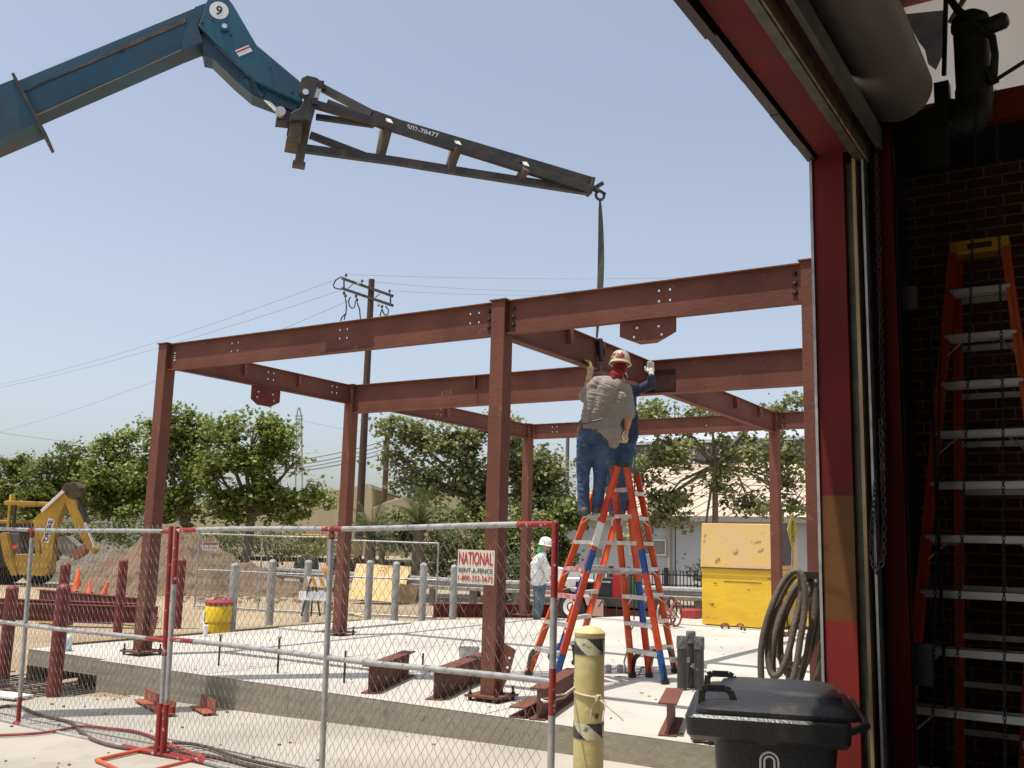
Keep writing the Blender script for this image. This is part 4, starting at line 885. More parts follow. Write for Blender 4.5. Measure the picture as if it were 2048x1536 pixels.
# ================================================================== HOSE COIL ON COLUMN
hc = thing('hose_coil', 'thick brown rubber hose hung in loops on the column by the doorway', 'hose', (8.45, -.2, .3))
for k, (xl, xr, yt, yb_, dz) in enumerate(((1524, 1600, 1142, 1420, 0), (1540, 1588, 1150, 1352, .03), (1548, 1618, 1158, 1400, .06), (1563, 1634, 1150, 1352, .10), (1580, 1645, 1160, 1420, .15), (1553, 1640, 1168, 1330, .2))):
    pts = []
    for a in np.linspace(0, 2*math.pi, 40)[:-1]:
        u = math.cos(a); v_ = math.sin(a)
        cx = (xl+xr)/2+(xr-xl)/2*u+(-v_)*-14*1; cy = (yt+yb_)/2-(yb_-yt)/2*v_
        if v_ > 0: cx += 16*v_
        pts.append(dep(cx, cy, 7.35+.10*math.sin(a)+dz-.05*u+.03*k))
    mb = MB(); mb.tube(pts, .025, 10, closed=True); mb.build('loop', hose_m, hc, smooth=True)
mb = MB(); p = dep(1600, 1150, 7.5); mb.bar(p, p+V((.25, .35, 0)), .05, .05); mb.build('hanger_bracket', dark_steel, hc)
mb = MB(); mb.box(8.46, 8.62, -.14, -.10, .95, 1.30); tag(mb.build('electric_box', M('box_grey', (.36, .40, .42), rough=.5)), 'grey electric box on the column behind the hose loops', 'box')
# diamond marker flag on a thin rod
t = thing('marker_sign', 'narrow yellow diamond marker on a thin post above the hose coil', 'sign', onz(1588, 1250, 0))
mk = M('marker_yellow', (.52, .45, .10), (.45, .38, .09), 9, .6)
D = 10.5
mb = MB(); pts = [dep(x, y, D) for x, y in ((1585, 1025), (1596, 1060), (1592, 1080), (1586, 1103), (1580, 1080), (1575, 1060))]; mb.prism(pts, fw*.02); mb.build('diamond', mk, t)
mb = MB(); mb.tube([dep(1585, 1100, D), dep(1583, 1170, D), dep(1583, 1330, D)], .012, 8); mb.build('post', galv, t)
text('lettering', 'CAUTION', dep(1585.5, 1063, D)-fw*.002, cu, -cr, .03, black_let, t, .001, .22)
#PART3
# ================================================================== PEOPLE
skin = M('skin', (.42, .20, .12), (.36, .17, .10), 20, .55); denim = M('denim', (.055, .10, .19), (.03, .055, .115), 7, .9, bump=.3, bscale=40, c3=(.13, .19, .29), s3=12, t3=(.6, .75))
denim2 = M('denim_faded', (.11, .15, .19), (.07, .10, .135), 7, .9, bump=.3, bscale=40); shirt_m = M('grey_shirt', (.27, .24, .21), (.22, .195, .175), 5, .9, bump=.25, bscale=30)
navy = M('navy_cotton', (.022, .03, .06), (.035, .045, .085), 9, .9); white_c = M('white_cotton', (.72, .72, .74), (.64, .64, .67), 6, .9); glove_m = M('glove_leather', (.55, .44, .24), (.42, .33, .18), 16, .8); glove_w = M('white_glove', (.62, .60, .54), rough=.8)
boot_m = M('boot_leather', (.15, .105, .065), (.12, .08, .05), 9, .7); hat_m = M('hard_hat_tan', (.46, .38, .26), (.34, .27, .18), 9, .35, c3=(.20, .03, .02), s3=14, t3=(.53, .58)); hat_brim = M('hat_brim', (.72, .62, .40), rough=.4); hat_w = M('hard_hat_white', (.74, .74, .70), rough=.35)
bandana = M('red_bandana', (.28, .012, .016), (.12, .008, .01), 14, .9); green_c = M('green_cloth', (.10, .55, .16), (.05, .30, .12), 18, .8)
def J(D): return lambda x, y, dd=0: dep(x, y, D+dd)
def hand(c, d, side, s=1.0):
    """palm and five bent fingers; c wrist, d hand direction, side = thumb direction"""
    d = V(d).normalized(); side = (V(side)-d*V(side).dot(d)).normalized(); nn = d.cross(side)
    out = [(c, .028*s, c+d*.05*s, .034*s), (c+d*.05*s+side*.022*s, .020*s, c+d*.08*s+side*.026*s, .017*s), (c+d*.05*s-side*.022*s, .020*s, c+d*.075*s-side*.026*s, .016*s)]
    for k, (o, L) in enumerate(((.030, .070), (.010, .080), (-.011, .074), (-.031, .058))):
        a = c+d*.085*s+side*o*s; b = a+(d*.75+nn*.55).normalized()*L*.5*s; e = b+(d*.25+nn*.95).normalized()*L*.5*s
        out += [(a, .0115*s, b, .0105*s), (b, .0105*s, e, .009*s)]
    a = c+d*.03*s+side*.03*s; b = a+(side*.8+d*.6+nn*.2).normalized()*.04*s; e = b+(d+nn*.5).normalized()*.03*s
    out += [(a, .014*s, b, .012*s), (b, .012*s, e, .010*s)]
    return out
def hat(t, c, upd, fwd_, mat, brim_mat, r=.128):
    upd = V(upd).normalized(); f = (V(fwd_)-upd*V(fwd_).dot(upd)).normalized(); s_ = upd.cross(f)
    mb = MB(); vs = []; n = 26; prof = [(1.02, -.012), (1.0, 0), (.985, .035), (.93, .075), (.80, .112), (.58, .137), (.30, .150), (.02, .154)]
    for rr, z in prof:
        for k in range(n):
            a = 2*math.pi*k/n; vs.append(c+f*(rr*r*1.12*math.cos(a))+s_*(rr*r*.95*math.sin(a))+upd*z)
    fs = [(i*n+k, i*n+(k+1) % n, (i+1)*n+(k+1) % n, (i+1)*n+k) for i in range(len(prof)-1) for k in range(n)]; fs.append(tuple((len(prof)-1)*n+k for k in range(n)))
    mb.add(vs, fs); o = mb.build('hard_hat', mat, t, smooth=True)
    mb = MB(); vs = []
    for rr, z in ((1.0, .016), (1.0, -.004), (1.13, -.014), (1.14, -.020), (1.0, -.014)):
        for k in range(n):
            a = 2*math.pi*k/n; q = rr+(.30*max(0, math.cos(a))**2 if rr > 1.01 else 0); vs.append(c+f*(q*r*1.12*math.cos(a))+s_*(q*r*.95*math.sin(a))+upd*z)
    mb.add(vs, [(i*n+k, i*n+(k+1) % n, (i+1)*n+(k+1) % n, (i+1)*n+k) for i in range(4) for k in range(n)]); b = mb.build('brim', brim_mat, t, smooth=True); b.parent = o
    b.location = (0, 0, 0)
    return o
def build_person(label, loc, body, hands, shirt, trousers, boots, mats, extra=()):
    t = thing('person', label, 'person', loc)
    blob('body', body+hands, skin, t, .008, 2)
    for nm, caps, mt, wr in shirt: blob(nm, caps, mt, t, .010, 6, wr, 4.5, (1, 1, 1), 3)
    blob('trousers', trousers, mats[1], t, .011, 2, .007, 9, (1.1, 1.1, .9), 5)
    for b in boots: blob('boot', b, boot_m, t, .009, 2)
    return t
# --- man in grey shirt, seen from behind ---------------------------------
Q = J(11.15)
away = V((fw.x, fw.y, 0)).normalized(); rt = V((cr.x, cr.y, 0)).normalized()
hipL, hipR, pel = Q(1172, 878), Q(1202, 880), Q(1188, 862)
kL, kR = Q(1166, 950, .03), Q(1200, 955, .03); aL, aR = Q(1168, 1016, -.02), Q(1195, 1018, .0)
st_z = ZS+.005+6*.305+.02
chest, shL, shR, neck, head = Q(1218, 790), Q(1190, 772, .0), Q(1250, 782, .02), Q(1234, 752, .06), Q(1240, 730, .12)
elL, haL = Q(1168, 796, .10), Q(1180, 748, .22); elR, haR = Q(1256, 843, -.05), Q(1250, 868, .06)
body = [(head, .078, head+V((0, 0, .03)), .086), (head+away*.05+V((0, 0, -.04)), .055, head, .07), (neck-V((0, 0, .05)), .058, head, .052), (chest, .13, neck-V((0, 0, .06)), .10), (pel, .13, chest, .135),
        (shL, .06, neck-V((0, 0, .06)), .06), (shR, .06, neck-V((0, 0, .06)), .06), (shL, .055, elL, .044), (elL, .043, haL, .028), (shR, .055, elR, .044), (elR, .043, haR, .028),
        (hipL, .085, kL, .06), (kL, .058, aL, .042), (hipR, .085, kR, .06), (kR, .058, aR, .042), (head+rt*.085, .012, head+rt*.085+V((0, 0, .03)), .014), (head-rt*.085, .012, head-rt*.085+V((0, 0, .03)), .014), (head+away*.12, .012, head+away*.10+V((0, 0, .03)), .010)]
hands = hand(haL, (haL-elL)*.6+V((0, 0, .5)), away) + hand(haR, (haR-elR), -rt)
w0 = Q(1182, 868); 
shirt = [('shirt', [(Q(1215, 778), .15, Q(1200, 830), .165), (Q(1236, 800), .135, Q(1214, 840), .165), (Q(1190, 790), .11, Q(1184, 845), .135), (Q(1196, 765), .075, Q(1236, 770), .085), (Q(1184, 845), .13, Q(1218, 858), .155), (Q(1206, 850), .13, Q(1222, 878), .10), (Q(1222, 872), .085, Q(1230, 888), .05), (Q(1165+7, 850), .06, Q(1178, 862), .09),
    (shL, .08, elL.lerp(shL, .15), .082), (shR, .085, elR.lerp(shR, .30), .088), (Q(1252, 800), .085, Q(1256, 828), .088), (neck-V((0, 0, .05)), .075, chest, .14)], shirt_m, .009)]
trousers = [(pel, .135, hipL, .115), (pel, .135, hipR, .115), (hipL, .11, kL, .078), (hipR, .11, kR, .078), (kL, .074, aL, .066), (kR, .074, aR, .066), (aL, .066, aL-V((0, 0, .03)), .07), (aR, .066, aR-V((0, 0, .03)), .07), (Q(1174, 900), .105, Q(1200, 900), .105)]
def boot(a, d): 
    f = V((a.x, a.y, st_z+.035)); return [(a, .048, f, .045), (f-d*.04, .046, f+d*.12, .042), (f-d*.05+V((0, 0, -.015)), .035, f+d*.15+V((0, 0, -.012)), .035)]
man = build_person('man in grey shirt and tan hard hat, seen from behind, standing on the nearer ladder', V((pel.x, pel.y, st_z)), body, [], shirt, trousers, [boot(aL, away), boot(aR, away)], (None, denim))
hat(man, head+V((0, 0, .022))-away*.01, V((.10, 0, 1))+away*.12, -away-V((0, 0, .35)), hat_m, hat_brim, .122)
# back brim is worn towards the camera: cream band
blob('bandana', [(head-away*.01-V((0, 0, .03)), .086, head-V((0, 0, .07))-away*.01, .072), (neck-away*.04, .075, neck-away*.07-V((0, 0, .06)), .03), (neck-rt*.03-away*.05, .06, Q(1225, 760, -.05), .022)], bandana, man, .008, 2, .005, 20)
blob('glove', hand(haL, (haL-elL)*.6+V((0, 0, .5)), away, 1.26)+[(haL-(haL-elL).normalized()*.07, .036, haL, .034)], glove_m, man, .007, 1)
blob('glove', hand(haR, (haR-elR), -rt, 1.26)+[(haR-(haR-elR).normalized()*.04, .036, haR, .034)], glove_m, man, .007, 1)
blob('tool_pouch', [(Q(1163, 845, -.02), .035, Q(1162, 862, -.02), .045), (Q(1160, 868, -.03), .03, Q(1166, 880, -.03), .02)], boot_m, man, .009, 2, .004)
mb = MB(); mb.tube([Q(1165, 848, -.17), Q(1185, 843, -.22), Q(1205, 838, -.20)], .010, 6); mb.build('belt_strap', black_pl, man)
for k in range(5): pass
mb = MB(); mb.tube([Q(1250, 872, -.06)+rt*.03*math.cos(a)+V((0, 0, .05*math.sin(a))) for a in np.linspace(0, 6.28, 12)[:-1]], .006, 6, closed=True); mb.build('key_ring', chrome, man)
# --- man in navy on the farther ladder -----------------------------------
Q = J(12.0)
pel = Q(1240, 878); hipL, hipR = Q(1226, 888), Q(1254, 888); kL, kR = Q(1222, 960, -.1), Q(1246, 958, -.1); aL, aR = Q(1226, 1018, -.1), Q(1243, 1018, -.1)
chest, neck, head = Q(1250, 800, .1), Q(1244, 774, .2), Q(1235, 756, .28); shR, elR, haR = Q(1270, 782, .1), Q(1303, 768, -.05), Q(1303, 748, -.12); shL, elL, haL = Q(1232, 782, .1), Q(1215, 765, .4), Q(1210, 742, .5)
body = [(head, .08, head+V((0, 0, .03)), .085), (neck-V((0, 0, .05)), .055, head, .05), (pel, .12, chest, .13), (shR, .06, neck, .06), (shL, .06, neck, .06), (shR, .05, elR, .042), (elR, .04, haR, .028), (shL, .05, elL, .042), (elL, .04, haL, .028), (hipL, .08, kL, .055), (kL, .055, aL, .04), (hipR, .08, kR, .055), (kR, .055, aR, .04)]
hR = hand(haR, V((-.2, .1, 1)), -rt); hL = hand(haL, (0, 0, 1), rt)
t2 = build_person('man in navy long sleeved top on the farther ladder, one gloved hand on the beam', V((pel.x, pel.y, 2.08)), body, hL,
    [('jumper', [(chest, .145, Q(1247, 870), .15), (Q(1262, 830, 0), .09, Q(1262, 868, 0), .10), (shR, .078, shL, .078), (neck, .065, chest, .13), (shR, .068, elR, .058), (elR, .056, haR-V((0, 0, .03)), .042), (shL, .066, elL, .055), (elL, .054, haL-V((0, 0, .03)), .04), (Q(1262, 875), .09, Q(1245, 885), .11)], navy, .008)],
    [(pel, .13, hipL, .11), (pel, .13, hipR, .115), (hipL, .11, kL, .085), (hipR, .115, kR, .088), (kL, .084, aL, .072), (kR, .086, aR, .072)], [], (None, denim))
for a in (aL, aR): blob('boot', boot(a, away), boot_m, t2, .009, 2)
blob('glove', hand(haR, V((-.3, .3, 1)), -rt, 1.12)+[(haR-V((0, 0, .03)), .036, haR, .034)], glove_w, t2, .007, 1)
hat(t2, head+V((0, 0, .03)), V((0, 0, 1))+away*.2, away, hat_w, hat_w, .12)
# --- man in white by the trailer -----------------------------------------
Q = J(19.3)
pel = Q(1079, 1168); kL, kR = Q(1076, 1200, .1), Q(1080, 1202, -.1); aL, aR = Q(1071, 1229, .1), Q(1076, 1230, -.1); chest, neck, head = Q(1079, 1125), Q(1086, 1104), Q(1091, 1092)
sh, sh2, el, ha = Q(1082, 1114, -.2), Q(1083, 1114, .2), Q(1094, 1140, -.22), Q(1100, 1156, -.15); el2, ha2 = Q(1096, 1138, .2), Q(1104, 1152, .15)
face = V((rt.x, rt.y, -.35)).normalized()
body = [(head, .078, head+V((0, 0, .03)), .084), (head+face*.05-V((0, 0, .03)), .05, head, .07), (head+face*.10, .012, head+face*.085+V((0, 0, .03)), .010), (neck-V((0, 0, .04)), .055, head, .05), (pel, .12, chest, .13), (sh, .055, sh2, .055), (sh, .05, el, .042), (el, .04, ha, .028), (sh2, .05, el2, .042), (el2, .04, ha2, .028), (pel, .1, kL, .055), (kL, .055, aL, .04), (pel, .1, kR, .055), (kR, .055, aR, .04)]
hh = hand(ha, rt-V((0, 0, .3)), away)+hand(ha2, rt-V((0, 0, .3)), -away)
st_z = .06
t3 = build_person('man in white long sleeved shirt and hard hat reading papers at the trailer', V((pel.x, pel.y, 0.0)), body, hh,
    [('shirt', [(chest, .145, Q(1078, 1162), .155), (chest+V((0, 0, .04)), .13, neck-V((0, 0, .03)), .075), (Q(1071, 1130), .10, Q(1073, 1155), .12), (sh, .08, sh2, .08), (sh, .075, el, .062), (el, .06, ha-rt*.03, .042), (sh2, .075, el2, .062), (el2, .06, ha2-rt*.03, .042)], white_c, .008)],
    [(pel, .135, kL, .09), (pel, .135, kR, .09), (kL, .088, aL, .075), (kR, .088, aR, .075)], [boot(aL, rt), boot(aR, rt)], (None, denim2))
hat(t3, head+V((0, 0, .03)), V((0, 0, 1))-rt*.1+face*.25, rt, hat_w, hat_w, .12)
blob('neck_cloth', [(head-rt*.07-V((0, 0, .0)), .06, neck-rt*.06, .06)], green_c, t3, .012, 2, .006, 18)
blob('chin_cloth', [(head+face*.06-V((0, 0, .07)), .045, head+face*.05-V((0, 0, .11)), .03)], M('teal_cloth', (.02, .14, .13), rough=.8), t3, .012, 2)
# ================================================================== YELLOW GANG BOX
t = thing('gang_box', 'big scuffed yellow steel gang box with pale lifted upper half', 'tool box', (4.1, 10.9, ZS))
X0, X1, Y0, Y1 = 3.40, 4.90, 10.3, 11.6
mb = MB(); mb.box(X0, X1, Y0, Y1, ZS+.02, 1.33); mb.build('lower_box', yellow_box_m, t, bevel=.01)
mb = MB(); mb.hexa([(X0-.02, Y0-.03, 1.34), (X1+.02, Y0-.03, 1.34), (X1+.02, Y1, 1.34), (X0-.02, Y1, 1.34), (X0-.02, Y0+.06, 2.20), (X1+.02, Y0+.06, 2.20), (X1+.02, Y1, 2.20), (X0-.02, Y1, 2.20)]); mb.build('lid', yellow_lid_m, t, bevel=.01)
mb = MB(); mb.box(X1+.02, X1+.05, Y0+.2, Y0+.9, 1.42, 2.22); mb.build('lid_flap', dark_steel, t)
mb = MB(); mb.box(X0-.025, X1+.025, Y0-.045, Y0-.031, 1.325, 1.345); mb.build('lip', rust_steel, t)
mb = MB(); mb.box(X0+.45, X0+1.2, Y0-.006, Y0+.004, 1.08, 1.09); mb.build('slot', dark_steel, t)
mb = MB(); mb.box(X0+.1, X0+.3, Y0+.1, Y1-.1, ZS, ZS+.03); mb.box(X1-.3, X1-.1, Y0+.1, Y1-.1, ZS, ZS+.03); mb.build('skid', dark_steel, t)
mb = MB(); mb.box(X1+.02, X1+.45, Y0+.55, Y1, .3, 1.2); mb.build('side_cabinet', yellow_box_m, t, bevel=.01)
t = thing('rigging_pile', 'little heap of shackles and chain on the slab before the yellow box', 'rigging', onz(1465, 1262, ZS))
rnd = random.Random(4)
for k in range(7):
    p = onz(1440+rnd.uniform(0, 50), 1262+rnd.uniform(-5, 5), ZS)+V((0, 0, .03)); mb = MB(); a0 = rnd.uniform(0, 3)
    mb.tube([p+V((.07*math.cos(a)*math.cos(a0), .07*math.cos(a)*math.sin(a0), .03+.04*math.sin(a))) for a in np.linspace(-.5, 3.6, 10)], .018, 6); mb.build('shackle', rust_steel if k % 2 else orange_primer, t)
# ================================================================== TRAILER WITH WELDER
t = thing('equipment_trailer', 'small trailer with welder, gas bottles and papers behind the ladders', 'trailer', (.9, 11.5, 0))
def tbx(nm, x0, x1, y0, y1, Y, D_, mat, bev=.008):
    a = ony(x0, y1, Y); b = ony(x1, y0, Y); mb = MB(); mb.box(a.x, b.x, Y, Y+D_, a.z, b.z); return mb.build(nm, mat, t, bevel=bev)
maroon = M('maroon_paint', (.12, .025, .02), (.08, .02, .018), 5, .6); dkred = M('dark_red_panel', (.30, .012, .015), rough=.5); grn = M('green_cylinder', (.03, .09, .03), (.02, .06, .02), 5, .45)
tbx('chassis', 1105, 1300, 1222, 1232, 11.3, 1.2, maroon); tbx('deck', 1108, 1292, 1200, 1206, 11.25, 1.3, dark_steel)
tbx('tool_chest', 1112, 1160, 1166, 1200, 11.3, .9, M('brown_chest', (.09, .045, .025), rough=.6)); tbx('welder', 1192, 1224, 1157, 1199, 11.4, .9, black_pl); tbx('welder_panel', 1224, 1242, 1149, 1200, 11.35, .9, dkred); tbx('gauge_strip', 1195, 1222, 1163, 1165, 11.385, .01, galv)
for nm, xc, r_, yt, m_ in (('gas_bottle', 1257, .085, 1138, wood_pole), ('gas_bottle', 1272, .10, 1146, grn)):
    a = ony(xc, 1214, 11.5); b = ony(xc, yt, 11.5); mb = MB(); mb.lathe([(r_, 0), (r_, (b-a).z-.12), (r_*.7, (b-a).z-.05), (.03, (b-a).z-.02), (.03, (b-a).z+.05)], a, 16); mb.build(nm, m_, t, smooth=True)
wc = ony(1146, 1214, 11.0); mb = MB(); mb.lathe([(.25, -.09), (.325, -.07), (.325, .07), (.25, .09)], wc, 30, axis=(0, -1, 0)); w1 = mb.build('wheel', rubber, t, smooth=True)
mb = MB(); mb.lathe([(.20, 0), (.19, .02), (.08, .0), (.05, .04)], wc+V((0, -.085, 0)), 24, axis=(0, -1, 0)); o = mb.build('rim', white, t, smooth=True)
mb = MB(); pts = [wc+V((.42*math.cos(a), 0, .42*math.sin(a))) for a in np.linspace(.15, math.pi-.15, 8)]
for a, b in zip(pts[:-1], pts[1:]): mb.bar(a, b, .26, .015, up=(0, 0, 1))
mb.build('fender', M('fender', (.55, .42, .36), rough=.5), t)
tbx('mud_plate', 1183, 1207, 1200, 1232, 10.95, .02, M('fender_plate', (.48, .30, .25), rough=.5))
for k, (x0_, x1_) in enumerate(((1197, 1212), (1218, 1233))): mb = MB(); mb.tube([ony(x0_, 1213, 10.95), ony((x0_+x1_)/2, 1200, 10.95), ony(x1_, 1210, 10.95), ony(x1_+1, 1242, 10.95)], .012, 6); mb.build('cable', dark_steel, t)
mb = MB(); mb.bar(ony(1292, 1228, 11.7), ony(1345, 1240, 11.2), .08, .08); mb.build('draw_bar', maroon, t)
mb = MB(); a = [ony(x, y, 11.15) for x, y in ((1103, 1133), (1122, 1137), (1124, 1162), (1104, 1164))]; mb.prism(a, (0, .25, .0)); tag(mb.build('paper_bundle', white_c), 'white paper bundle in front of the man in white', 'papers')
mb = MB(); mb.add([ony(1130, 1158, 11.2), ony(1152, 1157, 11.2), ony(1150, 1187, 11.25), ony(1128, 1170, 11.22), ony(1131, 1155, 11.7), ony(1156, 1155, 11.8), ony(1188, 1160, 11.8), ony(1186, 1163, 11.3)], [(0, 1, 2, 3), (0, 4, 5, 1), (1, 5, 6, 7)]); o = mb.build('plan_sheet', white_c); sm_ = o.modifiers.new('s', 'SOLIDIFY'); sm_.thickness = .01; tag(o, 'large white plan sheet hanging over the trailer side', 'papers')
t = thing('cable_reel', 'wire hose reel on wheels right of the ladders', 'reel', onz(1335, 1250, ZS))
for k, (cx_, cy_, r_) in enumerate(((1325, 1225, .20), (1341, 1222, .25), (1352, 1228, .22))):
    c_ = dep(cx_, cy_, 18.5-.2*k); mb = MB(); e1 = (rt*.6+away*.8).normalized()
    mb.tube([c_+e1*(r_*math.cos(a))+V((0, 0, r_*math.sin(a))) for a in np.linspace(0, 6.283, 25)[:-1]], .02, 6, closed=True); mb.build('wheel_hoop', (galv, dark_steel, hose_red)[k], t, smooth=True)
for k in range(5):
    mb = MB(); mb.tube([dep(1312+k*7, 1248, 18.4), dep(1330+k*5, 1218, 18.5), dep(1345+k*4, 1236, 18.3)], .014, 6); mb.build('frame_tube', (galv, hose_red)[k % 2], t)
mb = MB(); mb.box(*[v for pr_ in (sorted((ony(1360, 1233, 11.6).x, ony(1392, 1233, 11.6).x)), (11.6, 12.0), (.17, .42)) for v in pr_]); t = tag(mb.build('red_machine', M('red_machine_paint', (.36, .03, .03), (.2, .03, .03), 12, .5), bevel=.03), 'small red machine on the slab edge left of the yellow box', 'machine')
# ================================================================== REAR TEMPORARY FENCE, BARRICADE, PLYWOOD
rA, rB = V((-8.3, 7.8, 0)), V((-5.05, 8.75, 0)); rC = V((-2.62, 9.72, 0))
Lq = (rB-rA).length; fence_panel(rA, rB, [(0, []), (Lq*.5, []), (Lq, [])], .03, 1.72, 'rear chain link fence panel behind the grey bollards, with a small sign', [], 0, group=None, wr=.0024, cell=.075, pipe=.022)
Lq = (rC-rB).length; fence_panel(rB+V((.05, .02, 0)), rC, [(0, []), (Lq-.05, [])], .03, 1.66, 'rear chain link fence panel in front of the plywood', [], 0, group=None, wr=.0024, cell=.075, pipe=.022)
fence_panel(V((-7.6, 7.3, 0)), V((-4.3, 7.9, 0)), [(0, []), (3.2, [])], 1.62, 1.68, 'second rail of the rear chain link fence, crossing behind the red bollard', [], 0, wr=.002, cell=.3) if False else None
p = dep(421, 1092, 17.5); nn = (CAM-p); nn.z = 0; nn.normalize(); sx = V((-nn.y, nn.x, 0)); t = thing('small_fence_sign', 'small red and white rental sign on the rear fence panel', 'sign', p)
mb = MB(); mb.bar(p-sx*.14, p+sx*.14, .004, .15); mb.build('board', white, t); mb = MB(); mb.bar(p-sx*.13+V((0, 0, .04))+nn*.004, p+sx*.13+V((0, 0, .04))+nn*.004, .003, .055); mb.build('red_band', M('faded_red', (.35, .12, .14), rough=.6), t)
text('sign_text', 'NATIONAL', p-V((0, 0, .03))+nn*.004, sx, (0, 0, 1), .045, black_let, t, .0006, .24)
t = thing('folding_barricade', 'folding barricade with orange striped top board and plain white lower board', 'barricade', onz(620, 1230, 0))
bd_ = 16.6
def B_(x, y, o=0): return dep(x, y, bd_+o)
mb = MB(); a, b = B_(612, 1163), B_(660, 1164); L = (b-a).length; d = (b-a).normalized(); upb = V((0, 0, 1)); n = 6
for k in range(n+1):
    mb.mi = k % 2; hh_ = .165
    xs0, xs1 = k*L/n, (k+1)*L/n; sk = .07
    q = [(max(0, min(L, xs0)), 0), (max(0, min(L, xs1)), 0), (max(0, min(L, xs1-sk)), hh_), (max(0, min(L, xs0-sk)), hh_)]
    mb.prism([a+d*x+upb*(z-hh_/2) for x, z in q], away*.02)
mb.build('striped_board', [M('barricade_orange', (.70, .30, .04), rough=.5), white], t)
mb = MB(); mb.bar(B_(598, 1191), B_(658, 1193), .03, .145); mb.build('white_board', M('bright_white', (.88, .88, .86), rough=.5), t)
for x0_, x1_, o in ((622, 608, 0), (655, 664, 0), (627, 622, .3), (630, 640, .35)): mb = MB(); mb.bar(B_(x0_, 1158, o*.3), B_(x1_-5 if o == 0 else x1_, 1232, o), .03, .02); mb.build('leg', dark_steel, t)
mb = MB(); mb.lathe([(.05, 0), (.09, .02), (.09, .05), (.05, .07)], B_(657, 1142), 18, axis=tuple(-away)); mb.build('flasher_lamp', M('amber_lens', (.65, .25, .02), rough=.3), t, smooth=True)
mb = MB(); mb.box(*[v for c0, h0 in zip(B_(655, 1151), (.04, .04, .05)) for v in (c0-h0, c0+h0)]); mb.build('lamp_case', galv, t)
t = thing('marker_post', 'thin yellow and red marker post beside the rear column', 'marker post', onz(667, 1222, 0)); 
for k, (y0_, y1_) in enumerate(((1140, 1150), (1150, 1175), (1175, 1184), (1184, 1204), (1204, 1222))): mb = MB(); mb.tube([dep(668-k*.8, y0_, 16.2), dep(667-k*.8, y1_, 16.2)], .014, 8); mb.build('band', (redpaint, cream)[k % 2], t)
mb = MB(); pts = [dep(x, y, d_) for x, y, d_ in ((713, 1127, 26.7), (822, 1133, 26.7), (812, 1168, 26.3), (795, 1205, 25.9), (697, 1197, 25.9))]; mb.prism(pts, away*.02); tag(mb.build('plywood_sheet', plywood), 'large sheet of plywood leaning by the guardrail behind the grey bollards', 'plywood')
mb = MB(); pts = [dep(x, y, 25.6) for x, y in ((800, 1167), (837, 1173), (830, 1206), (790, 1203))]; mb.prism(pts, away*.02); tag(mb.build('plywood_offcut', M('stained_plywood', (.42, .30, .15), (.25, .18, .10), 3, .8)), 'small stained plywood piece leaning at the right end of the big sheet', 'plywood')
mb = MB(); pts = [onz(x, y, .01)+V((0, 0, .012)) for x, y in ((675, 1195), (680, 1212), (690, 1222), (705, 1229), (722, 1232), (740, 1236))]; mb.tube(pts, .022, 6); tag(mb.build('caution_tape', M('tape_yellow', (.60, .58, .12), rough=.5)), 'crumpled yellow tape on the ground behind the rear column', 'tape')
# ================================================================== HEAPS
def heap(name, peaks, mat, label, slope, seed, dens=.14):
    xs_ = [p[0] for p in peaks]; ys_ = [p[1] for p in peaks]; m = 3.2
    x = np.arange(min(xs_)-m, max(xs_)+m, dens); y = np.arange(min(ys_)-m, max(ys_)+m, dens)
    def f(a, b):
        h = -.75
        for p in peaks:
            d = math.hypot(a-p[0], b-p[1]); h = max(h, p[2]-slope*(math.sqrt(d*d+.06)-.2))
        h += .30*noise.noise(V((a*1.1, b*1.1, seed)))+.16*noise.noise(V((a*2.9, b*2.9, seed)))+.08*noise.noise(V((a*7, b*7, seed)))
        return h
    o = grid_sheet(name, list(x), list(y), f, mat, keep=lambda a, b: f(a, b) > -.08); return tag(o, label, 'heap')
pk_ = lambda x, y, h: (onz(x, y, 0).x, onz(x, y, 0).y, h)
heap('dirt_pile', [pk_(342, 1180, 2.05), pk_(380, 1181, 1.62), pk_(430, 1182, 1.22), pk_(480, 1184, .98), pk_(305, 1174, 1.15), pk_(540, 1188, .62), pk_(600, 1192, .30)], redsoil_m, 'big heap of brown soil with pinkish right flank behind the fence', .80, 3)
heap('gravel_pile', [pk_(205, 1159, 1.55), pk_(168, 1158, 1.25), pk_(128, 1160, .8)], gravel_m, 'grey gravel heap between the backhoe and the brown soil heap', .72, 8)
rnd = random.Random(9); mb = MB()
for k in range(150):
    p = onz(rnd.uniform(200, 640), rnd.uniform(1188, 1206), 0); s = rnd.uniform(.03, .10); mb.lathe([(s, 0), (s*.8, s*.6), (s*.3, s*.9)], p, 5)
tag(mb.build('soil_clods', soil_m), 'clods of soil scattered along the foot of the heaps', 'clods', kind='stuff')
cone_m = M('cone_orange', (.75, .12, .03), rough=.5)
for k, (x, y, h, tilt) in enumerate(((153, 1182, .62, 0), (177, 1191, .36, 0), (206, 1197, .44, .3))):
    p = onz(x, y, 0); t = thing('traffic_cone', ['tallest orange cone, standing in front of the gravel heap', 'small orange cone between the two larger ones', 'tilted orange cone at the foot of the brown heap'][k], 'traffic cone', p, 'orange cones by the heaps')
    mb = MB(); mb.lathe([(h*.26, .02), (h*.21, .04), (h*.07, h), (h*.055, h+.01)], p, 16, axis=(tilt, 0, 1)); mb.build('cone', cone_m, t, smooth=True); mb = MB(); mb.box(p.x-h*.28, p.x+h*.28, p.y-h*.28, p.y+h*.28, p.z-.01, .03); mb.build('base', cone_m, t)
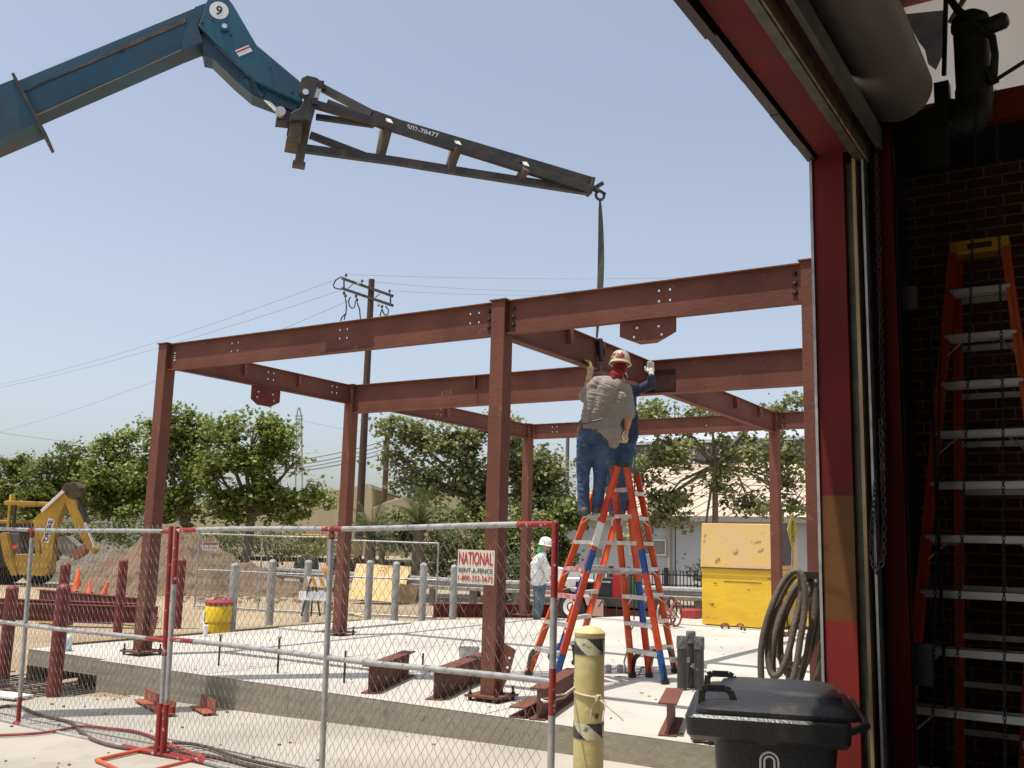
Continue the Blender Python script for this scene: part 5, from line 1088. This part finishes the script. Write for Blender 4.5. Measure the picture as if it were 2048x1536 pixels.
# ================================================================== BACKHOE
t = thing('backhoe', 'yellow backhoe with folded digging arm at the left behind the fence', 'backhoe', onz(60, 1168, 0))
bhy = M('machine_yellow', (.52, .32, .04), (.38, .23, .04), 2.5, .5, c3=(.22, .15, .07), s3=4, t3=(.58, .72)); bhd = M('machine_dark', (.04, .037, .035), (.07, .055, .04), 5, .7)
DB = 29.5
def bh(nm, pts, th, mat, o=0, bev=.02): mb = MB(); mb.prism([dep(x, y, DB+o) for x, y in pts], away*th); return mb.build(nm, mat, t, bevel=bev)
bh('boom', [(67, 1038), (79, 1027), (122, 984), (133, 980), (142, 984), (131, 1004), (120, 1028), (111, 1056), (104, 1118), (94, 1136), (80, 1136), (84, 1112), (76, 1060)], .35, bhy)
bh('boom_back', [(66, 1040), (78, 1050), (80, 1110), (70, 1108)], .3, bhy, .1)
bh('dipper', [(124, 985), (148, 982), (158, 1010), (172, 1056), (192, 1100), (186, 1108), (170, 1092), (150, 1055), (130, 1006)], .28, bhy, .02)
bh('dipper_edge', [(150, 985), (162, 1010), (176, 1045), (170, 1048), (156, 1018)], .2, bhd, -.03)
bh('joint', [(122, 978), (128, 968), (150, 964), (160, 975), (162, 992), (150, 1000), (136, 996)], .4, M('greasy_steel', (.11, .065, .03), (.04, .035, .03), 9, .6), -.02)
bh('bucket', [(112, 1075), (125, 1072), (148, 1092), (152, 1104), (140, 1116), (124, 1108), (114, 1096)], .7, M('bucket_steel', (.24, .22, .19), (.16, .14, .12), 4, .6), .1)
bh('bucket_link', [(148, 1100), (168, 1088), (176, 1092), (168, 1108), (148, 1120), (145, 1112)], .3, M('rusty_link', (.32, .14, .07), rough=.7), .0)
mb = MB(); mb.tube([dep(84, 1022, DB-.1), dep(128, 982, DB-.1)], .06, 12); mb.build('boom_cylinder', chrome, t, smooth=True)
mb = MB(); mb.tube([dep(170, 1045, DB-.1), dep(190, 1095, DB-.1)], .05, 12); mb.build('dipper_cylinder', chrome, t, smooth=True)
bh('canopy', [(7, 1003), (14, 1001), (95, 1004), (95, 1010), (8, 1010)], 1.6, bhy, .4)
for x in (16, 26): bh('canopy_post', [(x, 1010), (x+5, 1010), (x+1, 1062), (x-5, 1062)], .12, bhy if x == 16 else bhd, .4)
mb = MB(); mb.box(*[v for c0, h0 in zip(dep(24, 998, DB+.5), (.06, .06, .12)) for v in (c0-h0, c0+h0)]); mb.build('beacon', bhy, t)
bh('tractor_body', [(-60, 1045), (66, 1045), (78, 1060), (80, 1120), (60, 1135), (-60, 1135)], 1.4, bhd, .9); bh('side_panel', [(-60, 1040), (68, 1040), (68, 1047), (-60, 1047)], 1.3, bhy, .85)
bh('swing_frame', [(30, 1108), (96, 1108), (98, 1145), (86, 1152), (40, 1150), (26, 1135)], .5, bhy, .1)
bh('stabiliser', [(-3, 1068), (12, 1064), (20, 1100), (32, 1148), (22, 1152), (8, 1120)], .25, bhy, 0)
bh('controls', [(18, 1066), (34, 1066), (38, 1106), (20, 1108)], .2, M('seat_grey', (.16, .15, .15), rough=.7), .2)
mb = MB(); mb.lathe([(.06, 0), (.06, .03)], dep(30, 1094, DB-.1), 14, axis=tuple(-away)); mb.build('tail_lamp', M('red_lens', (.8, .06, .02), rough=.3), t)
for x, y, r_ in ((10, 1128, .72), (75, 1140, .5)):
    mb = MB(); mb.lathe([(r_*.8, -.2), (r_, -.14), (r_, .14), (r_*.8, .2)], dep(x, 1168, DB+1.2)+V((0, 0, r_)), 26, axis=tuple(rt*.85-away*.5)); mb.build('tyre', rubber, t, smooth=True)
a, b = dep(91, 1082, DB-.015), dep(103, 1040, DB-.015); mb = MB(); mb.bar(a-(b-a)*.06, b+(b-a)*.06, .21, .008, up=tuple(-away)); mb.build('letter_plate', white, t); text('lettering', 'DEERE', (a+b)/2-away*.012, b-a, -(rt*1.0+V((0, 0, .2))), .15, black_let, t, .004, (b-a).length, bold=.02)
# ================================================================== GUARDRAIL, IRON FENCE
t = thing('guardrail', 'long corrugated steel guardrail on posts behind the yard', 'guardrail', dep(900, 1168, 25.6))
gl = [dep(480, 1140, 32), dep(560, 1145, 30.5), dep(900, 1168, 25.6), dep(1380, 1188, 23.7), dep(1700, 1200, 22.6)]
prof = [(-.16, .0), (-.13, .07), (-.07, .08), (-.03, .01), (.03, .01), (.07, .08), (.13, .07), (.16, .0)]
mb = MB()
for a, b in zip(gl[:-1], gl[1:]):
    d = (b-a).normalized(); s_ = V((d.y, -d.x, 0)).normalized()
    vs = [p+s_*o+V((0, 0, z)) for p in (a, b) for z, o in prof]; mb.add(vs, [(i, i+1, 9+i, 8+i) for i in range(7)])
o = mb.build('rail', galv, t); m_ = o.modifiers.new('s', 'SOLIDIFY'); m_.thickness = .008
for i in range(22):
    u = i/21*3.999; k = int(u); p = gl[k].lerp(gl[k+1], u-k); mb = MB(); mb.box(p.x-.07, p.x+.07, p.y+.03, p.y+.2, -.1, p.z+.1); mb.build('rail_post', M('weathered_post', (.18, .16, .13), rough=.9) if i == 0 else bpy.data.materials['weathered_post'], t)
t = thing('iron_fence', 'black iron picket fence in front of the pale building', 'fence', dep(1300, 1215, 25.5))
a, b = dep(1188, 1145, 25.8), dep(1640, 1158, 24.8); a.z = b.z = 1.06
n = 64
for k in range(n+1):
    p = a.lerp(b, k/n); big = k % 16 == 5; r_ = .05 if big else .011
    mb = MB(); mb.box(p.x-r_, p.x+r_, p.y-r_, p.y+r_, -.05, 1.10 if not big else 1.16); mb.build('post' if big else 'picket', black_pl, t)
for z in (.98, .18, .72): mb = MB(); mb.bar(V((a.x, a.y, z)), V((b.x, b.y, z)), .03, .03); mb.build('fence_rail', black_pl, t)
# ================================================================== BUILDINGS BEHIND
wallm = M('pale_stucco', (.56, .55, .52), (.50, .49, .47), .6, .9, c3=(.42, .41, .39), s3=.35, t3=(.6, .8)); roofm = M('tan_metal_roof', (.55, .43, .33), (.48, .37, .28), .5, .6)
t = thing('pale_building', 'pale building with tan ribbed metal roof and clerestory behind the yellow box', 'building', (0, 27.5, 0))
YW = 27.0; XL = ony(1085, 1100, YW).x; XR = 20; ze = ony(1616, 1036, YW).z
mb = MB(); mb.box(XL, XR, YW, YW+13, 0, ze-.12); mb.build('wall', wallm, t)
RY = YW+13; RZ = ony(1430, 926, RY).z
mb = MB(); mb.hexa([(XL-.3, YW-.4, ze-.1), (XR, YW-.4, ze-.1), (XR, RY, RZ-.1), (XL-.3, RY, RZ-.1), (XL-.3, YW-.4, ze), (XR, YW-.4, ze), (XR, RY, RZ), (XL-.3, RY, RZ)]); mb.build('roof', roofm, t)
mb = MB(); mb.box(XL-.3, XR, YW-.46, YW-.40, ze-.18, ze+.02); mb.build('gutter', M('gutter', (.25, .22, .19), rough=.6), t)
mb = MB(); x = XL
while x < XR: mb.bar((x, YW-.4, ze+.02), (x, RY, RZ+.02), .05, .05); x += .62
mb.build('roof_ribs', roofm, t)
zt_ = ony(1430, 885, RY).z; XK = ony(1262, 890, RY).x
mb = MB(); mb.box(XK, XR, RY-.2, RY+6, RZ-.3, zt_); mb.build('clerestory_wall', M('clerestory_dark', (.09, .10, .11), (.14, .14, .14), 1, .6), t)
mb = MB(); x = XK
while x < XR: mb.box(x, x+.12, RY-.26, RY-.21, RZ-.1, zt_-.1); mb.box(x+.28, x+.36, RY-.26, RY-.21, RZ-.1, zt_-.1); x += 1.7
mb.build('mullions', white, t)
mb = MB(); mb.hexa([(XK-.4, RY-.6, zt_), (XR, RY-.6, zt_), (XR, RY+7, zt_+1.5), (XK-.4, RY+7, zt_+1.5), (XK-.4, RY-.6, zt_+.1), (XR, RY-.6, zt_+.1), (XR, RY+7, zt_+1.6), (XK-.4, RY+7, zt_+1.6)]); mb.build('upper_roof', M('grey_roof', (.36, .38, .41), rough=.6), t)
p = ony(1290, 1105, YW-.02); w_ = thing('window', None, None) if False else None
a, b = ony(1262, 1106, YW), ony(1331, 1082, YW); mb = MB(); mb.box(a.x, b.x, YW-.04, YW-.01, a.z, b.z); o = mb.build('window', M('window_glass', (.25, .24, .20), (.10, .10, .10), 1.4, .15), t)
mb = MB()
for q in (a.x-.05, (a.x*2+b.x)/3, b.x): mb.box(q, q+.05, YW-.06, YW-.041, a.z-.04, b.z+.04)
mb.box(a.x-.05, b.x+.05, YW-.065, YW-.045, a.z-.06, a.z-.01); mb.box(a.x-.05, b.x+.05, YW-.065, YW-.045, b.z, b.z+.05); f_ = mb.build('window_frame', white, t)
for x0_ in (1338, 1342): pass
a = ony(1340, 1190, YW); mb = MB(); mb.tube([(a.x, YW-.08, 0), (a.x, YW-.08, ze-.2)], .07, 10); mb.build('downpipe', M('downpipe', (.42, .34, .26), rough=.6), t)
for px in (1350, 1580): a = ony(px, 1150, YW); mb = MB(); mb.box(a.x, a.x+.03, YW-.02, YW-.004, 0, ze-.3); mb.build('panel_joint', bolt_m, t)
a, b = ony(1616, 1115, YW), ony(1632, 1070, YW); mb = MB(); mb.box(a.x, b.x, YW-.05, YW-.01, a.z, b.z-.9*(b.z-a.z)*.55); mb.box(a.x, b.x, YW-.05, YW-.01, b.z-.45*(b.z-a.z), b.z); mb.build('vent', white, t)
creamw = M('cream_siding', (.56, .50, .34), (.52, .46, .31), .25, .85, stretch=(8, 8, .3)); gry = M('grey_roofing', (.30, .30, .29), rough=.8)
t = thing('cream_warehouse', 'cream warehouse with flat gable behind the power pole', 'warehouse', dep(640, 1100, 66))
DW = 66
def far(nm, pts, D_, th, mat): mb = MB(); mb.prism([dep(x, y, D_) for x, y in pts], away*th); return mb.build(nm, mat, t)
far('wall', [(380, 1110), (380, 1010), (560, 994), (700, 976), (735, 967), (742, 975), (746, 1112)], DW, 14, creamw)
far('roof', [(735, 966.5), (800, 990), (800, 993), (737, 975)], DW+.3, 16, gry)
far('roof_edge', [(380, 1009), (560, 993), (700, 975), (735, 966), (735, 967.5), (700, 977), (560, 995), (380, 1011)], DW-.15, .1, white)
far('door_panel', [(712, 1110), (712, 1050), (722, 1050), (722, 1110)], DW-.08, .06, gry)
t = thing('cream_warehouse', 'second cream warehouse with rising roofline right of the power pole', 'warehouse', dep(860, 1100, 60))
far('wall', [(746, 1112), (746, 1016), (776, 1003), (880, 979), (980, 958), (1010, 960), (1010, 1112)], 61, 12, creamw); far('roof_edge', [(746, 1015), (776, 1002), (880, 978), (980, 957), (980, 959), (880, 980), (776, 1004), (746, 1017)], 60.9, .09, white)
t = thing('white_shed', 'distant pale shed showing through the trees at the left', 'shed', dep(330, 1090, 75))
far('wall', [(150, 1100), (150, 1035), (300, 1030), (460, 1036), (460, 1100)], 78, 8, M('pale_blue_wall', (.42, .46, .52), (.5, .53, .58), .3, .8)); far('roof', [(145, 1035), (300, 1026), (465, 1035), (465, 1037), (300, 1031), (145, 1038)], 77.6, 9, gry)
# yellow loader and school bus like shapes behind the rear fence
t = thing('yellow_truck', 'yellow work truck parked on the road behind the rear fence', 'truck', dep(650, 1140, 40))
DT = 40
def trk(nm, pts, th, mat, o=0, bev=.04): mb = MB(); mb.prism([dep(x, y, DT+o) for x, y in pts], away*th); return mb.build(nm, mat, t, bevel=bev)
trk('body', [(592, 1072), (706, 1076), (706, 1112), (592, 1108)], 2.4, M('truck_yellow', (.48, .28, .03), (.2, .13, .04), 1.5, .5)); trk('roof', [(590, 1068), (640, 1069), (640, 1074), (590, 1073)], 2.3, M('truck_roof', (.62, .36, .03), rough=.5), -.05)
trk('window_band', [(598, 1078), (634, 1079), (634, 1088), (598, 1087)], .05, M('dark_glass', (.03, .03, .03), rough=.15), -.06, 0); trk('hood', [(660, 1088), (704, 1090), (704, 1116), (660, 1114)], 2.0, bpy.data.materials['truck_yellow'], -.3)
trk('bumper', [(642, 1106), (704, 1108), (704, 1112), (642, 1110)], .3, white, -.4, 0)
for x in (612, 684): mb = MB(); mb.lathe([(.4, -.15), (.5, -.1), (.5, .15)], dep(x, 1135, DT-.3)*1.0, 20, axis=tuple(away)); mb.build('tyre', rubber, t, smooth=True)
t = thing('road_sign', 'back of a small grey sign on a post behind the ladders', 'sign', dep(1197, 1150, 30)); mb = MB(); mb.bar(dep(1197, 1098, 29), dep(1197, 1115, 29), .22, .01, up=tuple(away)); mb.build('panel', M('sign_back', (.22, .23, .22), rough=.6), t); mb = MB(); mb.tube([dep(1197, 1100, 29.05), dep(1197, 1165, 29.05)], .025, 8); mb.build('post', galv, t)
# ================================================================== POLES AND WIRES
DPp = 45
t = thing('utility_pole', 'tall brown wooden power pole with double crossarm and insulators', 'utility pole', dep(716, 1100, DPp))
pt = dep(743.5, 559, DPp); mb = MB(); mb.tube([V((pt.x, pt.y, -.1)), pt], [.185, .14], 14); mb.build('pole', wood_pole, t, smooth=True)
def PP(x, y, o=0): return dep(x, y, DPp+o)
for (a, b) in (((685, 557, 1.0), (785, 592, -1.2)), ((685, 577, 1.0), (785, 611, -1.2))): mb = MB(); mb.bar(PP(*a), PP(*b), .13, .13); mb.build('crossarm', arm_wood, t)
for (a, b) in (((688, 560), (688, 577)), ((781, 594), (781, 608))): mb = MB(); mb.bar(PP(*a), PP(*b), .05, .05, up=(1, 0, 0)); mb.build('arm_tie', arm_wood, t)
for a, b in (((707, 567), (696, 577)), ((760, 588), (750, 595))): mb = MB(); mb.tube([PP(*a), PP(*b)], .02, 6); mb.build('brace', dark_steel, t)
ins = M('insulator', (.10, .07, .05), rough=.3)
for x, y in ((692, 549), (724, 561), (779, 581)): mb = MB(); mb.lathe([(.02, -.12), (.02, -.02), (.06, 0), (.07, .04), (.03, .08), (.06, .10)], PP(x, y+3), 10); mb.build('insulator', ins, t)
for x, y in ((716, 567), (761, 584)): mb = MB(); mb.bar(PP(x-2.6, y-.8, -.1), PP(x+2.6, y+1, -.1), .02, .085); mb.build('yellow_tag', M('tag_yellow', (.5, .45, .05), rough=.5) if x == 716 else bpy.data.materials['tag_yellow'], t)
for x, y in ((688, 586), (691, 592), (712, 592), (714, 600), (757, 610), (764, 613)): mb = MB(); mb.lathe([(.03, -.06), (.085, -.03), (.085, .03), (.03, .06)], PP(x, y, -.1), 10, axis=(1, .3, 0)); mb.build('disc_insulator', ins if x != 757 else alum, t)
for pts in (((683, 553), (672, 560), (667, 568), (668, 575), (676, 578), (685, 578)), ((691, 597), (693, 610), (692, 625), (688, 640)), ((701, 594), (697, 602), (699, 612), (704, 617), (709, 614), (711, 602)), ((714, 605), (719, 618), (721, 640)), ((771, 612), (777, 620), (776, 628), (770, 631)), ((693, 626), (684, 634), (681, 642)), ((764, 618), (761, 628), (760, 632)), ((764, 618), (768, 628), (770, 630))):
    mb = MB(); mb.tube([PP(x, y, -.1) for x, y in pts], .03, 6); mb.build('jumper_wire', black_pl, t)
def pole(px, yt, yb, D_, r, lb, m): 
    p = dep(px, yt, D_); mb = MB(); mb.tube([V((p.x, p.y, -.1)), p], [r*1.15, r], 12); return tag(mb.build('utility_pole', m, smooth=True), lb, 'utility pole')
t = pole(775, 868, 1120, 62, .17, 'shorter dark wooden pole right behind the tall power pole', wood_pole); mb = MB(); mb.bar(dep(769, 905, 61.9), dep(782, 909, 61.9), .1, .1); o = mb.build('arm', arm_wood); o.location -= t.location; o.parent = t
pole(1136, 845, 1060, 55, .10, 'thin grey pole behind the man in the grey shirt', M('grey_pole', (.13, .12, .11), rough=.8))
wires_g = 'overhead wires'
def wire(a, b, sag, r, lb):
    pts = []
    for i in range(25): u = i/24; p = a.lerp(b, u); p.z -= sag*4*u*(1-u); pts.append(p)
    mb = MB(); mb.tube(pts, r, 4, cap=False); o = mb.build('overhead_wire', wire_dark); tag(o, lb, 'wire', wires_g); return o
wire_dark = M('wire_dark', (.26, .24, .24), rough=.6)
wire(PP(690, 549), dep(1700, 541, 60), .35, .009, 'topmost thin wire running right from the tall pole')
wire(PP(724, 561), dep(1700, 530, 50), .9, .009, 'second thin wire running right from the tall pole')
wire(PP(779, 581), dep(1700, 545, 48), .6, .009, 'lowest thin wire running right from the crossarm end')
wire(PP(690, 552), dep(-20, 773, 80), .5, .011, 'topmost thin wire running down left from the tall pole')
wire(PP(686, 579), dep(-20, 779, 78), .4, .011, 'second thin wire running down left from the tall pole')
wire(PP(700, 600), dep(-20, 868, 90), .6, .011, 'lowest thin wire running down left from the tall pole')
for k, (y0_, y1_, y2_, r_) in enumerate(((925, 880, 915, .045), (936, 889, 930, .03), (942, 897, 940, .03), (948, 905, 952, .045))):
    wire(dep(520, y0_, 66), dep(773, y1_, 62), .3, r_, ['topmost', 'second', 'third', 'lowest'][k]+' of four thick black cables left of the short pole')
    wire(dep(773, y1_, 62), dep(1640, y2_+20, 36), .5, r_*.6, ['topmost', 'second', 'third', 'lowest'][k]+' of four cables running right from the short pole across the roof')
wire(dep(-20, 862, 200), dep(640, 905, 260), 2, .05, 'faint distant wire above the left trees'); wire(dep(600, 840, 400), dep(1000, 880, 420), 3, .07, 'faint distant wire right of the lattice tower')
t = thing('lattice_tower', 'faint distant steel lattice tower above the left trees', 'pylon', dep(598, 1050, 400)); mb = MB()
DTW = 400
tw = M('tower_steel', (.34, .34, .36), rough=.7)
for a, b in (((591, 1000), (593, 832)), ((605, 1000), (603, 832)), ((593, 832), (597, 815)), ((603, 832), (599, 815)), ((590, 832), (606, 832)), ((590, 838), (606, 838))): mb.bar(dep(a[0], a[1], DTW), dep(b[0], b[1], DTW), .45, .45)
for k in range(9):
    y = 835+k*13; mb.bar(dep(593, y, DTW), dep(603, y+13, DTW), .25, .25); mb.bar(dep(603, y, DTW), dep(593, y+13, DTW), .25, .25)
mb.build('lattice', tw, t)
# ================================================================== TREES
def tree(name, label, base, blobs, nleaf, mat, seed, trunk_r=.16, lean=None, lsize=.17, cat='tree', grp='leafy trees behind the yard', limbs=True, clump=.36, forkp=None):
    """blobs: (centre, radius xy, radius z); leaf clusters fill them, limbs run to them"""
    rnd = random.Random(seed); rs = np.random.RandomState(seed); base = V(base); t = thing(name, label, cat, base, grp)
    cen = sum((b[0] for b in blobs), V())/len(blobs); mb = MB()
    fork = V((base.x*.6+cen.x*.4, base.y*.6+cen.y*.4, base.z+max(.6, (min(b[0].z-b[2] for b in blobs)-base.z)*.9+.5)))
    if forkp: fork = V(forkp)
    mb.tube([base-V((0, 0, .2)), base.lerp(fork, .5)+V((rnd.uniform(-.1, .1), 0, 0)), fork], [trunk_r*1.15, trunk_r*.9, trunk_r*.8], 10)
    tips = []
    for c, r_, rz in blobs:
        m = fork.lerp(c, .5)+V((rnd.uniform(-.3, .3), rnd.uniform(-.3, .3), rnd.uniform(0, .4))); mb.tube([fork, m, c], [trunk_r*.55, trunk_r*.35, trunk_r*.16], 7)
        for k in range(7 if limbs else 3):
            a = rnd.uniform(0, 6.28); e = c+V((r_*math.cos(a)*rnd.uniform(.5, .95), r_*math.sin(a)*rnd.uniform(.5, .95), rz*rnd.uniform(-.5, .85))); s0 = m.lerp(c, rnd.uniform(.2, 1)); mm = s0.lerp(e, .5)+V((0, 0, rnd.uniform(-.1, .25)))
            mb.tube([s0, mm, e], [trunk_r*.2, trunk_r*.13, .012], 5); tips.append(e)
    mb.build('trunk', bark, t, smooth=True)
    vol = [b[1]**2*b[2] for b in blobs]; tot = sum(vol); P_ = []
    for (c, r_, rz), v_ in zip(blobs, vol):
        nc = max(5, int(nleaf*v_/tot/30))
        d = rs.normal(size=(nc, 3)); d /= np.linalg.norm(d, axis=1)[:, None]; rad = rs.uniform(.15, 1.0, nc)**.5*(1+.20*rs.normal(size=nc))
        cc = d*rad[:, None]*np.array([r_, r_, rz])+np.array(c[:])
        cs2 = rs.uniform(.55, 1.3, nc)*clump
        lf = cc[:, None, :]+rs.normal(size=(nc, 30, 3))*cs2[:, None, None]*np.array([.55, .55, .34])
        P_.append(lf.reshape(-1, 3))
    P_ = np.concatenate(P_); P_ = P_[P_[:, 2] > base.z+.05]
    gap = np.array([noise.noise(V((q[0]*1.05, q[1]*1.05, q[2]*1.25+seed))) for q in P_]); P_ = P_[gap > -.24+.08*rs.normal(size=len(P_))]; n = len(P_)
    nr = rs.normal(size=(n, 3)); nr[:, 2] = np.abs(nr[:, 2])+.5; nr /= np.linalg.norm(nr, axis=1)[:, None]
    a = np.cross(nr, rs.normal(size=(n, 3))); a /= np.linalg.norm(a, axis=1)[:, None]; b = np.cross(nr, a)
    sz = lsize*rs.uniform(.35, 1.25, n)[:, None]
    off = np.array(base[:])
    p0 = P_-a*sz*.5; p1 = P_+b*sz*.42-a*sz*.05-nr*sz*.10; p2 = P_+a*sz*.55; p3 = P_-b*sz*.42-a*sz*.05-nr*sz*.10
    v = np.stack([p0, p1, p2, p3], 1).reshape(-1, 3)-off
    idx = np.arange(n)*4; f = np.stack([np.stack([idx, idx+1, idx+2], 1), np.stack([idx, idx+2, idx+3], 1)], 1).reshape(-1, 3)
    me = bpy.data.meshes.new('crown'); me.vertices.add(len(v)); me.vertices.foreach_set('co', v.ravel()); me.loops.add(f.size); me.loops.foreach_set('vertex_index', f.ravel()); me.polygons.add(len(f)); me.polygons.foreach_set('loop_start', np.arange(len(f))*3); me.polygons.foreach_set('loop_total', np.full(len(f), 3)); me.materials.append(mat); me.update(calc_edges=True); me.validate()
    o = bpy.data.objects.new('crown', me); C.objects.link(o); o.parent = t
    return t
def bl(D_, *l): 
    return [(dep(x, y, D_+(o[0] if o else 0)), r_*D_/1936, rz*D_/1936) for x, y, r_, rz, *o in l]
def gb(px, D_): p = dep(px, 1100, D_); return V((p.x, p.y, -.05))
tree('tree', 'dark tree cut by the left picture edge', gb(-10, 42), bl(42, (-20, 950, 60, 45), (30, 960, 42, 45), (10, 1010, 70, 45), (45, 930, 28, 28)), 9000, leaf2, 11, .2)
tree('tree', 'broad dark tree behind the backhoe canopy', gb(110, 40), bl(40, (95, 940, 36, 36), (140, 925, 40, 40), (110, 990, 62, 50), (165, 970, 45, 50), (75, 1020, 40, 40)), 11000, leaf2, 12, .2)
tree('tree', 'tall green tree left of the front corner column', gb(235, 38), bl(38, (215, 905, 40, 38), (260, 890, 36, 34), (240, 960, 62, 50), (190, 1000, 50, 45), (290, 960, 45, 50), (265, 1020, 60, 35)), 13000, leaf1, 13, .2)
tree('tree', 'tree with the highest crown, right of the front corner column', gb(385, 35), bl(35, (360, 838, 30, 28), (330, 880, 44, 36), (405, 870, 46, 36), (310, 930, 40, 45), (300, 855, 22, 22), (385, 940, 50, 48), (350, 1010, 60, 40)), 13000, leaf1, 14, .2)
tree('tree', 'widest bright green tree between the left corner and rear columns', gb(482, 33), bl(33, (450, 865, 38, 34), (520, 850, 44, 26), (560, 880, 46, 34), (500, 920, 58, 42), (440, 950, 44, 44), (585, 930, 26, 24), (545, 985, 48, 36), (610, 985, 42, 26), (640, 1000, 30, 16), (470, 1010, 56, 36), (560, 1025, 48, 22)), 17000, leaf1, 15, .17)
tree('tree', 'olive green tree behind the middle column', gb(955, 31), bl(31, (800, 860, 40, 30), (860, 880, 52, 38), (790, 930, 36, 30), (930, 880, 48, 44), (1010, 870, 44, 40), (860, 960, 52, 34), (950, 960, 58, 44), (1040, 930, 48, 50), (1100, 940, 40, 46), (1060, 1000, 52, 44), (980, 1030, 60, 40), (800, 965, 26, 20), (1110, 1020, 40, 34)), 19000, leaf3, 16, .15, clump=.40, forkp=dep(955, 1000, 31))
tree('tree', 'airy olive tree in front of the tan metal roof', gb(1430, 28.5), bl(28.5, (1310, 835, 48, 34), (1400, 830, 44, 26), (1560, 830, 40, 26), (1590, 800, 14, 14), (1360, 900, 60, 40), (1290, 930, 40, 44), (1470, 900, 52, 34), (1570, 900, 52, 40), (1330, 1000, 50, 26), (1560, 960, 46, 26), (1500, 1010, 60, 22), (1330, 1035, 50, 18), (1280, 1070, 34, 14), (1450, 960, 50, 26), (1600, 1010, 30, 30), (1400, 1140, 12, 18)), 9500, leaf3, 17, .10, clump=.40, forkp=dep(1430, 930, 28.5))
tree('tree', 'low dark tree behind the man in white', gb(1115, 29.5), bl(29.5, (1100, 1060, 34, 40), (1135, 1035, 28, 36), (1120, 1110, 26, 36), (1090, 1120, 24, 30)), 4200, leaf2, 18, .12)
def bush(label, px, D_, blobs_, n, mat, seed, ls=.13): tree('bush', label, gb(px, D_), bl(D_, *blobs_), n, mat, seed, .05, lsize=ls, cat='bush', grp='bushes behind the guardrail', limbs=False, clump=.34)
bush('dark bush mass left of the middle column', 870, 29, ((800, 1070, 50, 44), (870, 1060, 60, 60), (940, 1070, 56, 60), (900, 1120, 60, 34)), 8000, leaf2, 21)
bush('bush behind the fence sign', 1010, 28.5, ((990, 1100, 50, 56), (1040, 1080, 40, 60), (1010, 1150, 44, 30)), 5000, leaf1, 22)
bush('low bushes behind the yellow truck at the centre left', 560, 37, ((480, 1085, 60, 26), (560, 1088, 60, 26), (640, 1094, 40, 26), (440, 1080, 40, 24)), 5000, leaf2, 23)
bush('dark undergrowth behind the gravel heap', 200, 36, ((60, 1080, 60, 34), (140, 1075, 60, 36), (220, 1070, 60, 36), (300, 1070, 50, 36)), 8000, leaf2, 24)
bush('pale grass tuft at the foot of the rear column by the man in white', 1030, 27, ((1010, 1160, 30, 30), (1042, 1150, 26, 36)), 2200, palm_m, 25, .1)
# palms
def palm(px, py, D_, label, seed, nf=26, L=1.5, s=1):
    rnd = random.Random(seed); c = dep(px, py, D_); t = thing('palm', label, 'palm', V((c.x, c.y, 0)), 'young palms behind the guardrail')
    mb = MB(); mb.tube([V((c.x, c.y, -.1)), c], [.22, .14], 10); mb.build('trunk', bark, t, smooth=True)
    for k in range(nf):
        a = rnd.uniform(0, 6.28); el = rnd.uniform(.15, 1.35); d = V((math.cos(a)*math.cos(el), math.sin(a)*math.cos(el), math.sin(el))); mb = MB(); Lk = L*rnd.uniform(.7, 1.1); pr_ = None; sd_ = d.cross(V((0, 0, 1))).normalized()
        pts = [c+d*Lk*u-V((0, 0, .55*Lk*u*u*(1.2-el*.5))) for u in np.linspace(0, 1, 12)]
        mb.tube(pts, [.02*(1-i/13) for i in range(12)], 4)
        for i in range(2, 12):
            tdir = (pts[i]-pts[i-1]).normalized()
            for s_ in (-1, 1):
                for q in (0, .5):
                    p = pts[i-1].lerp(pts[i], q); e = p+(sd_*s_*.75+tdir*.7+V((0, 0, -.12))).normalized()*.36*s*(1-abs(i/12-.45)); n_ = tdir*.018
                    mb.add([p-n_, p+n_, e], [(0, 1, 2)])
        mb.build('frond', palm_m, t)
palm(742, 1080, 27.6, 'young palm with arching fronds between the two wooden poles', 31, 26, 1.6)
palm(838, 1050, 27.8, 'young palm with upright fronds right of the short wooden pole', 32, 28, 1.7)
